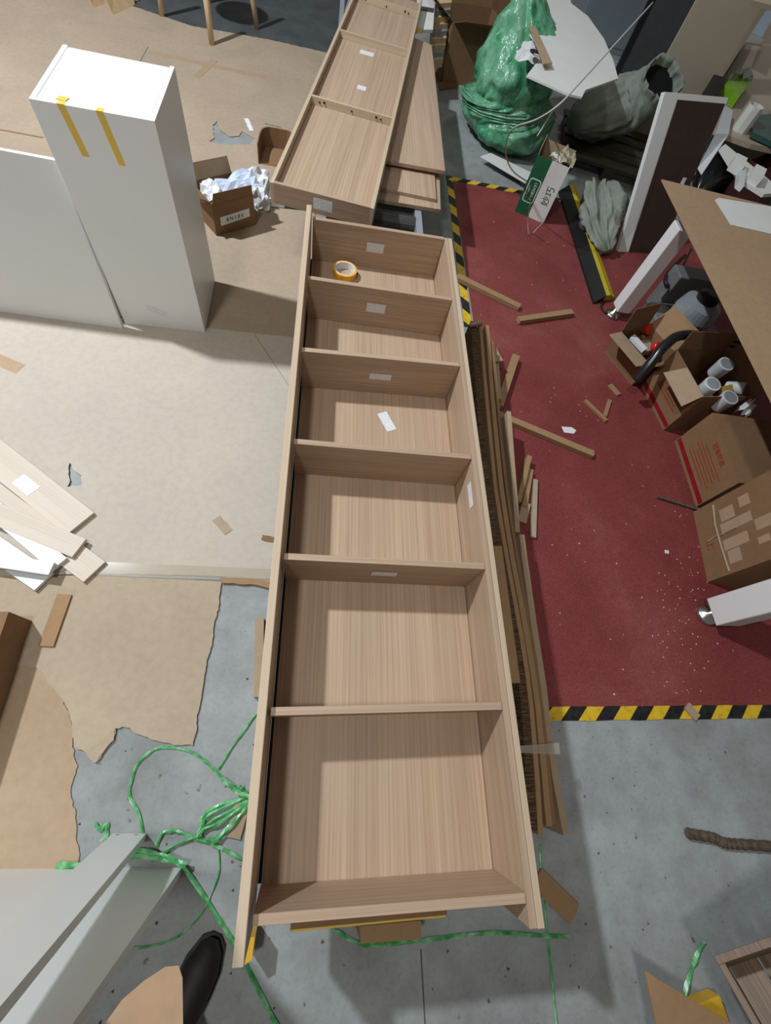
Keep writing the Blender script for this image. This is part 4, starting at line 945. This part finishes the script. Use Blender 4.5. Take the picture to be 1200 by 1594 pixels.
# green and white product carton
a, b = P(803, 327, 0.012), P(845, 345, 0.012)
d_ = b - a; up_l = P(850, 238, 0.34); up_r = P(893, 256, 0.34); yaw = math.atan2(d_.y, d_.x)
nrm = Vector((-math.sin(yaw), math.cos(yaw), 0))
gwc = thing('product_carton', 'green and white printed carton standing beside the green bag', 'carton', ((a + b) / 2).to_tuple()[:2] + (0.0025,), yaw)
w_ = d_.length * 1.06; h_ = 0.34; dp_ = 0.17
xm = -w_ / 2 + w_ * 0.46
gf = G().box(-w_ / 2, xm, 0, 0.004, 0, h_).build('green_side', 'green_card', gwc, local=True)
wf = G().box(xm, w_ / 2, 0, 0.004, 0, h_).build('white_side', 'foam_white', gwc, local=True)
G().box(-w_ / 2, -w_ / 2 + 0.004, 0.0045, dp_, 0, h_ + 0.05).build('left_side', 'card', gwc, local=True)
G().box(w_ / 2 - 0.004, w_ / 2, 0.0045, dp_, 0, h_).build('right_side', 'foam_white', gwc, local=True)
G().box(-w_ / 2 + .004, w_ / 2 - .004, dp_ - 0.004, dp_, 0, h_ + 0.03).build('back_side', 'card', gwc, local=True)
G().box(-w_ / 2 + .004, w_ / 2 - .004, 0.0045, dp_ - 0.0045, 0.0, 0.004).build('bottom', 'card', gwc, local=True)
# logo: rounded outline with dark inner bar and letters, turned upright along the carton
lx = (-w_ / 2 + xm) / 2
def rrect(cx, cz, w, h, r, y, t, n=5):
    pts = []
    for k, (sx, sz) in enumerate(((1, 1), (-1, 1), (-1, -1), (1, -1))):
        for i in range(n + 1):
            a_ = math.pi / 2 * (k + i / n); pts.append(Vector((cx + sx * (w / 2 - r) + r * math.cos(a_), y, cz + sz * (h / 2 - r) + r * math.sin(a_))))
    return G().slab(pts, t, (0, -1, 0))
lg = rrect(lx + 0.004, h_ * 0.44, 0.078, 0.142, 0.016, -0.0012, 0.0008).build('logo_outline', 'foam_white', gf, local=True)
rrect(lx + 0.004, h_ * 0.44, 0.066, 0.130, 0.012, -0.0018, 0.0005).build('logo_field', 'green_card', lg, local=True)
rrect(lx + 0.014, h_ * 0.44, 0.032, 0.112, 0.004, -0.0024, 0.0005).build('logo_bar', 'green_ink', lg, local=True)
local_text('lettering', 'LEADMO', 0.026, frame((lx + 0.014, -0.0032, h_ * 0.44), (0, 0, -1), (1, 0, 0)), 'foam_white', lg)
local_text('lettering', 'comfort', 0.016, frame((lx - 0.016, -0.0030, h_ * 0.44), (0, 0, -1), (1, 0, 0)), 'foam_white', lg)
local_text('lettering', '妙巧', 0.058, frame(((xm + w_ / 2) / 2 + 0.012, -0.001, h_ * 0.46), (0, 0, 1), (-1, 0, 0)), 'green_ink', wf)
local_text('lettering', '· · · ·', 0.03, frame(((xm + w_ / 2) / 2 - 0.03, -0.001, h_ * 0.46), (0, 0, 1), (-1, 0, 0)), 'ink', wf)
Mw = Matrix.Translation(gwc.location) @ Matrix.Rotation(yaw, 4, 'Z')
crumple('packing_straw', 'bundle of pale packing straw in the green and white carton', 'packing', Mw @ Vector((w_ * 0.30, dp_ * 0.55, h_ + 0.015)), 0.12, 0.13, 0.045, 'straw', yaw, 17, 8)
crumple('paper_scrap', 'white crumpled paper poking out of the product carton', 'paper', Mw @ Vector((0.0, dp_ * 0.4, h_ + 0.01)), 0.07, 0.07, 0.02, 'paper', yaw, 19, 5)
# white metal sheet on the floor
o = G().slab([P(748, 243, 0.05), P(764, 238, 0.05), P(826, 268, 0.05), P(822, 287, 0.05)], 0.006, (0, 0, 1)).build('metal_sheet', 'foam_white'); tag(o, 'white sheet propped off the floor before the green bag', 'sheet')
G().slab([P(770, 255, 0.043), P(812, 275, 0.043), P(818, 268, 0.043), P(776, 250, 0.043)], 0.042, (0, 0, 1)).build('support', 'dark_grey', o)
# wire
wp = smoothpath([P(1016, 4, 0.90), P(960, 66, 0.86), P(905, 126, 0.80), P(870, 163, 0.74), P(835, 186, 0.64), P(800, 199, 0.52), P(788, 222, 0.36), P(789, 248, 0.2), P(800, 268, 0.12), P(820, 282, 0.06)], 6)
o = G().tube(wp, 0.0045, 8).build('grey_cable', 'cable', smooth=True); tag(o, 'long pale cable hanging across the white board and green bag', 'cable')
o = G().tube(smoothpath([P(862, 170, 0.60), P(850, 190, 0.45), P(836, 212, 0.38)], 5), 0.004, 8).build('grey_cable', 'cable', smooth=True); tag(o, 'short branch of pale cable above the product carton', 'cable')
o = G().tube(smoothpath([P(828, 300, 0.30), P(822, 340, 0.10), P(824, 366, 0.005), P(836, 356, 0.005), P(848, 344, 0.005)], 6), 0.003, 8).build('thin_wire', 'cable', smooth=True); tag(o, 'thin wire hanging down over the product carton to the red covering', 'wire')
# rubber cable ramp
rq = [P(862, 312, 0.0), P(893, 336, 0), P(957, 465, 0), P(922, 476, 0)]
a0, a1 = P(868, 300, 0), P(922, 474, 0); b1_ = P(955, 466, 0); wv = (b1_ - a1); wv.z = 0
rm = thing('cable_ramp', 'black and yellow rubber cable ramp on the red covering', 'cable ramp', ((a1 + a0) / 2).to_tuple()[:2] + (0.0022,))
prf = [(0.0, 0.0), (0.02, 0.012), (0.45, 0.045), (0.62, 0.045), (0.97, 0.014), (1.0, 0.0)]
def ramp_part(i0, i1, nm, mat):
    vs = []; fs = []; sec = prf[i0:i1 + 1]
    for e in (a0, a1):
        for (f, z) in sec: vs.append(e + wv * f + Vector((0, 0, z + 0.0022)))
        vs.append(e + wv * sec[-1][0] + Vector((0, 0, 0.0022))); vs.append(e + wv * sec[0][0] + Vector((0, 0, 0.0022)))
    k = len(sec) + 2
    for j in range(k): fs.append((j, (j + 1) % k, k + (j + 1) % k, k + j))
    fs += [tuple(range(k - 1, -1, -1)), tuple(k + j for j in range(k))]
    return G().add(vs, fs).build(nm, mat, rm)
ramp_part(0, 2, 'black_slope', 'black'); ramp_part(2, 3, 'yellow_lid', 'ramp_yellow'); ramp_part(3, 5, 'rear_slope', 'ramp_yellow')
# sacks
def sack(label, path, radii, seed, mouth=True):
    p0 = Vector(path[0]); o_ = thing('fabric_sack', label, 'sack', (p0.x, p0.y, 0.0), 0, 'grey fabric sacks')
    pp = smoothpath(path, 5); rr = []
    for i in range(len(path) - 1):
        for k in range(5): rr.append((lerp(radii[i][0], radii[i + 1][0], k / 5), lerp(radii[i][1], radii[i + 1][1], k / 5)))
    rr.append(radii[-1])
    if mouth:
        e = pp[-1]; dv_ = (pp[-1] - pp[-2]).normalized()
        for s_, f_ in ((0.008, 0.97), (-0.02, 0.90), (-0.13, 0.80)):
            pp.append(e + dv_ * s_); rr.append((radii[-1][0] * f_, radii[-1][1] * f_))
    g_ = loft(pp, rr, 72, seed, 0.02, 6.0, mouth=3 if mouth else 0, fold=0.028 if mouth else 0.06)
    for v in g_.v: v.z = max(v.z, 0.003)
    b_ = g_.build('sack_body', 'sack', o_, smooth=True)
    if mouth:
        G().lathe([(radii[-1][0] * 0.78, -0.004), (radii[-1][0] * 0.78, 0.0)], 20, frame(e - dv_ * 0.06, dv_.cross(Vector((0, 0, 1))), dv_.cross(dv_.cross(Vector((0, 0, 1)))))).build('mouth_shade', 'dark_void', o_)  # dark disc standing in for the shade inside the mouth
    return o_
s0, s1, s2 = P(893, 196, 0.19), P(926, 182, 0.24), P(958, 168, 0.28)
sack('grey green fabric sack with an open dark mouth below the foam board', [s0, s1, s2, s2 + Vector((0.12, -0.01, 0.08)), s2 + Vector((0.18, -0.06, 0.18)), s2 + Vector((0.19, -0.11, 0.25))], [(0.09, 0.06), (0.18, 0.14), (0.21, 0.17), (0.20, 0.16), (0.17, 0.14), (0.16, 0.13)], 7)
sack('crumpled grey sack slumped beside the cable ramp', [P(935, 290, 0.20), P(936, 320, 0.16), P(938, 350, 0.10), P(941, 378, 0.06), P(943, 394, 0.03)], [(0.09, 0.05), (0.15, 0.10), (0.15, 0.09), (0.09, 0.06), (0.03, 0.03)], 23, False)
# dark pallet
pl = thing('pallet', 'dark wooden pallet under the open grey sack', 'pallet', (2.25, 2.35, 0), math.radians(-12))
for k in range(5):
    G().box(-0.36, 0.40, -0.42 + k * 0.16, -0.30 + k * 0.16, 0.078, 0.098).build('plank', 'dark_pallet', pl, local=True)
for x in (-0.34, -0.02, 0.30):
    G().box(x, x + 0.08, -0.42, 0.34, 0.0, 0.077).build('bearer', 'dark_pallet', pl, local=True)
# dark cabinets at the top right
dc = thing('steel_cabinet', 'blue grey steel cabinet behind the white foam board', 'cabinet', P(905, 60, 0))
e0, e1 = P(905, 75, 0), P(968, 110, 0); e1.y = e0.y - 0.15
G().box(e0.x - 0.1, e0.x + 0.55, e0.y + 0.05, e0.y + 0.5, 0, 1.1).build('body', 'grey_steel', dc, bevel=0.004)
G().box(e0.x - 0.08, e0.x + 0.53, e0.y + 0.04, e0.y + 0.0495, 0.05, 1.05).build('door', 'grey_steel', dc, bevel=0.002)
# tall black box
q0, q1 = P(948, 128, 0), P(1000, 150, 0)
bc = thing('black_cabinet', 'tall black glossy cabinet between steel cabinet and beige panel', 'cabinet', q0)
dd = (q1 - q0).normalized(); nn = Vector((-dd.y, dd.x, 0))
G().slab([q0 + nn * 0 + Vector((0, 0, 1.25)), q1 + Vector((0, 0, 1.25)), q1 + nn * 0.4 + Vector((0, 0, 1.25)), q0 + nn * 0.4 + Vector((0, 0, 1.25))], 1.25, (0, 0, 1)).build('body', 'black_gloss', bc, bevel=0.004)
G().slab([q0 - nn * 0.004 + dd * 0.06 + Vector((0, 0, 0.1)), q0 - nn * 0.004 + dd * 0.5 + Vector((0, 0, 0.1)), q0 - nn * 0.004 + dd * 0.5 + Vector((0, 0, 1.2)), q0 - nn * 0.004 + dd * 0.06 + Vector((0, 0, 1.2))], 0.003, -nn).build('door', 'dark_grey', bc)
# beige upright panel
B0_, B1_ = P(966, 217, 0.0), P(1048, 238, 0.0)
u_ = (B1_ - B0_).normalized(); n2 = Vector((-u_.y, u_.x, 0))
bp = thing('beige_shelving', 'tall beige laminate shelving unit in the upper right corner', 'shelving', (B0_ + B1_) / 2)
bw = (B1_ - B0_).length
G().slab([B0_, B1_, B1_ + Vector((0, 0, 1.45)), B0_ + Vector((0, 0, 1.45))], 0.018, -n2).build('side_panel', 'beige_lam', bp)

# leaning dark board with white edges
q_ = [P(962, 392, 0.003), P(1027, 394, 0.003), P(1134, 152, 0.72), P(1035, 143, 0.72)]
nv = (q_[1] - q_[0]).cross(q_[3] - q_[0]).normalized(); nv = nv if nv.y < 0 else -nv
db = thing('leaning_door', 'dark walnut door with white edges leaning beside the grey sacks', 'door leaf', (q_[0] + q_[1]) / 2)
G().slab(q_, 0.03, nv).build('white_frame', 'white', db, bevel=0.001)
xl, xt = 0.22, 0.965
def bil(u, v): return lerp(lerp(q_[0], q_[1], u), lerp(q_[3], q_[2], u), v)
dq = [bil(0.24, 0.0), bil(1.0, 0.0), bil(0.985, 0.965), bil(0.22, 0.965)]
G().slab([p + nv * 0.0035 for p in dq], 0.003, nv).build('dark_face', 'walnut_board', db)
tp = [bil(0.78, 0.46), bil(0.86, 0.46), bil(0.87, 0.52), bil(0.80, 0.52)]
G().slab([p + nv * 0.0045 for p in tp], 0.0006, nv).build('white_tape', 'paper', db)
# shelving boards and back
def zslab(px, z, t, mat, nm, parent): return G().slab([P(x, y, z) for x, y in px], t, (0, 0, 1)).build(nm, mat, parent)
zslab([(1088, 178), (1120, 206), (1170, 224), (1330, 260), (1380, 60), (1200, 8)], 0.42, 0.03, 'beige_lam', 'shelf_board', bp)
zslab([(1170, 0), (1215, 12), (1330, 20), (1230, -40)], 1.0, 0.02, 'beige_lam', 'shelf_board', bp)
e3 = P(1330, 160, 0.42); e3.z = 0
G().slab([e3, e3 + n2 * 0.6, e3 + n2 * 0.6 + Vector((0, 0, 1.45)), e3 + Vector((0, 0, 1.45))], 0.018, u_).build('end_panel', 'beige_lam', bp)
# black case on the shelf
bk = zslab([(1092, 150), (1110, 156), (1132, 116), (1158, 70), (1182, 22), (1176, 2)], 0.52, 0.098, 'black', 'black_case', None) ; tag(bk, 'black case on the beige shelf behind the tissue pack', 'case')
tsp = thing('tissue_pack', 'lime green tissue pack with a white tissue on the shelf', 'tissue pack', P(1150, 150, 0.42))
zslab([(1129, 131), (1151, 106), (1173, 122), (1152, 149)], 0.50, 0.078, 'lime', 'pack', tsp)
crumple('tissue', None, None, P(1161, 112, 0.53), 0.10, 0.11, 0.05, 'paper', 0.3, 31, 5, parent=tsp)
b_ = P(1150, 203, 0.42)
cn = thing('paper_cup_box', 'white open container on the front of the beige shelf', 'container', b_)
ring(0.052, 0.058, 0.0, 0.15, 8).build('wall', 'foam_white', cn, local=True)
G().lathe([(0.051, 0.001), (0.051, 0.006)], 8).build('bottom', 'foam_white', cn, local=True)
o = zslab([(1147, 56), (1156, 46), (1191, 62), (1187, 69), (1159, 65)], 0.70, 0.012, 'foam_white', 'white_plate', None); tag(o, 'white plate on the upper shelf by the right edge', 'plate')
G().lathe([(0.02, 0), (0.02, 0.02), (0.008, 0.028)], 14, Matrix.Translation(P(1157, 50, 0.701))).build('metal_knob', 'steel', o)
o = zslab([(1176, 14), (1208, 18), (1186, 58), (1162, 46)], 0.66, 0.004, 'bluegrey_paper', 'paper_sheet', None); tag(o, 'blue grey paper sheet behind the white plate', 'paper')
ch = thing('folded_sheet', 'bent white metal sheet between dark door and white container', 'sheet', P(1115, 210, 0.40))
zslab([(1128, 164), (1141, 172), (1134, 209), (1114, 208)], 0.47, 0.006, 'white_edge', 'upper_leaf', ch)
G().slab([P(1114, 208, 0.47), P(1134, 209, 0.47), P(1092, 272, 0.30), P(1086, 262, 0.30)], 0.006).build('lower_leaf', 'white_edge', ch)
# plastic bracket and maroon box
br_ = thing('plastic_bracket', 'white plastic bracket with tabs beside the table top', 'bracket', P(1165, 270, 0.40))
zslab([(1122, 229), (1129, 224), (1200, 282), (1215, 300), (1190, 302), (1152, 278)], 0.55, 0.02, 'foam_white', 'plate', br_)
for (x, y) in ((1148, 238), (1178, 255)):
    zslab([(x, y), (x + 16, y + 8), (x + 10, y + 22), (x - 6, y + 12)], 0.60, 0.05, 'foam_white', 'tab', br_)
zslab([(1152, 263), (1162, 262), (1158, 290), (1150, 284)], 0.585, 0.03, 'white_edge', 'clip', br_)
mb = carton('maroon_box', 'dark maroon open box behind the white plastic bracket', 'box', P(1204, 258, 0.36).to_tuple()[:2] + (0.0,), 0.6, 0.30, 0.26, 0.36, (None,) * 4, 'maroon', closed=False)
o = zslab([(1180, 178), (1215, 178), (1215, 226), (1172, 206)], 0.46, 0.03, 'teal_glass', 'green_tray', None); tag(o, 'dark green glass tray at the right edge of the shelf', 'tray')
bb = thing('black_bag', 'black bag heaped in the dark gap beyond the table', 'bag', P(1110, 285, 0))
g = loft([P(1085, 300, 0.10), P(1105, 280, 0.14), P(1130, 268, 0.15), P(1160, 262, 0.12)], [(0.04, 0.04), (0.13, 0.10), (0.15, 0.11), (0.05, 0.05)], 30, 5, 0.02, 6, fold=0.04)
for v in g.v: v.z = max(v.z, 0.003)
g.build('bag', 'black_gloss', bb, smooth=True)

# ================================================================== lower right: crate, flap, yellow bar
c0 = P(1110, 1488, 0.30); c1 = P(1200, 1463, 0.30)
cr = thing('wooden_crate', 'weathered wooden crate tilted open at the lower right corner', 'crate', c0)
nz = (CAM_LOC - c0).normalized() + Vector((-0.06, 0.06, 0.0)); nz.normalize(); xa = (c1 - c0) - nz * (c1 - c0).dot(nz); Mx = frame(c0, xa, nz.cross(xa))
LX, LY, HH, tw = 0.36, 0.30, 0.20, 0.017
cr.matrix_world = Mx @ Matrix.Translation((0, 0, -HH))
G().box(0, LX, -tw, 0, 0.0, HH).build('end_board', 'old_wood', cr, local=True, bevel=0.001)
G().box(0, LX, -LY, -LY + tw, 0.0, HH).build('end_board', 'old_wood', cr, local=True, bevel=0.001)
for x in (0, LX - tw): G().box(x, x + tw, -LY + tw, -tw, 0.0, HH).build('side_board', 'old_wood', cr, local=True, bevel=0.001)
for k in range(4):
    w0 = (LX - 2 * tw) / 4
    G().box(tw + k * w0 + 0.002, tw + (k + 1) * w0 - 0.002, -LY + tw, -tw, 0.004, 0.016).build('floor_plank', 'old_wood', cr, local=True)
q = [P(1003, 1510, 0.16), P(1024, 1524, 0.16), P(1160, 1606, 0.16), P(1160, 1680, 0.16), P(1036, 1680, 0.16), P(1022, 1594, 0.16)]
o = G().slab(q, 0.005, (0, 0, 1)).build('cardboard_flap', 'card_strip'); tag(o, 'pointed brown cardboard flap left of the wooden crate', 'cardboard')
p_ = P(1075, 1640, 0.0)
carton('flap_carton', 'low brown carton under the pointed cardboard flap', 'carton', (p_.x + 0.06, p_.y - 0.12, 0.0), 0.1, 0.25, 0.2, 0.15, (None,) * 4, 'card_dark')
o = G().slab([P(1087, 1564, 0.05), P(1122, 1550, 0.05), P(1140, 1600, 0.05), P(1110, 1606, 0.05)], 0.048, (0, 0, 1)).build('yellow_bar', 'yellow_paint', bevel=0.004); tag(o, 'yellow metal bar between cardboard flap and crate', 'bar')
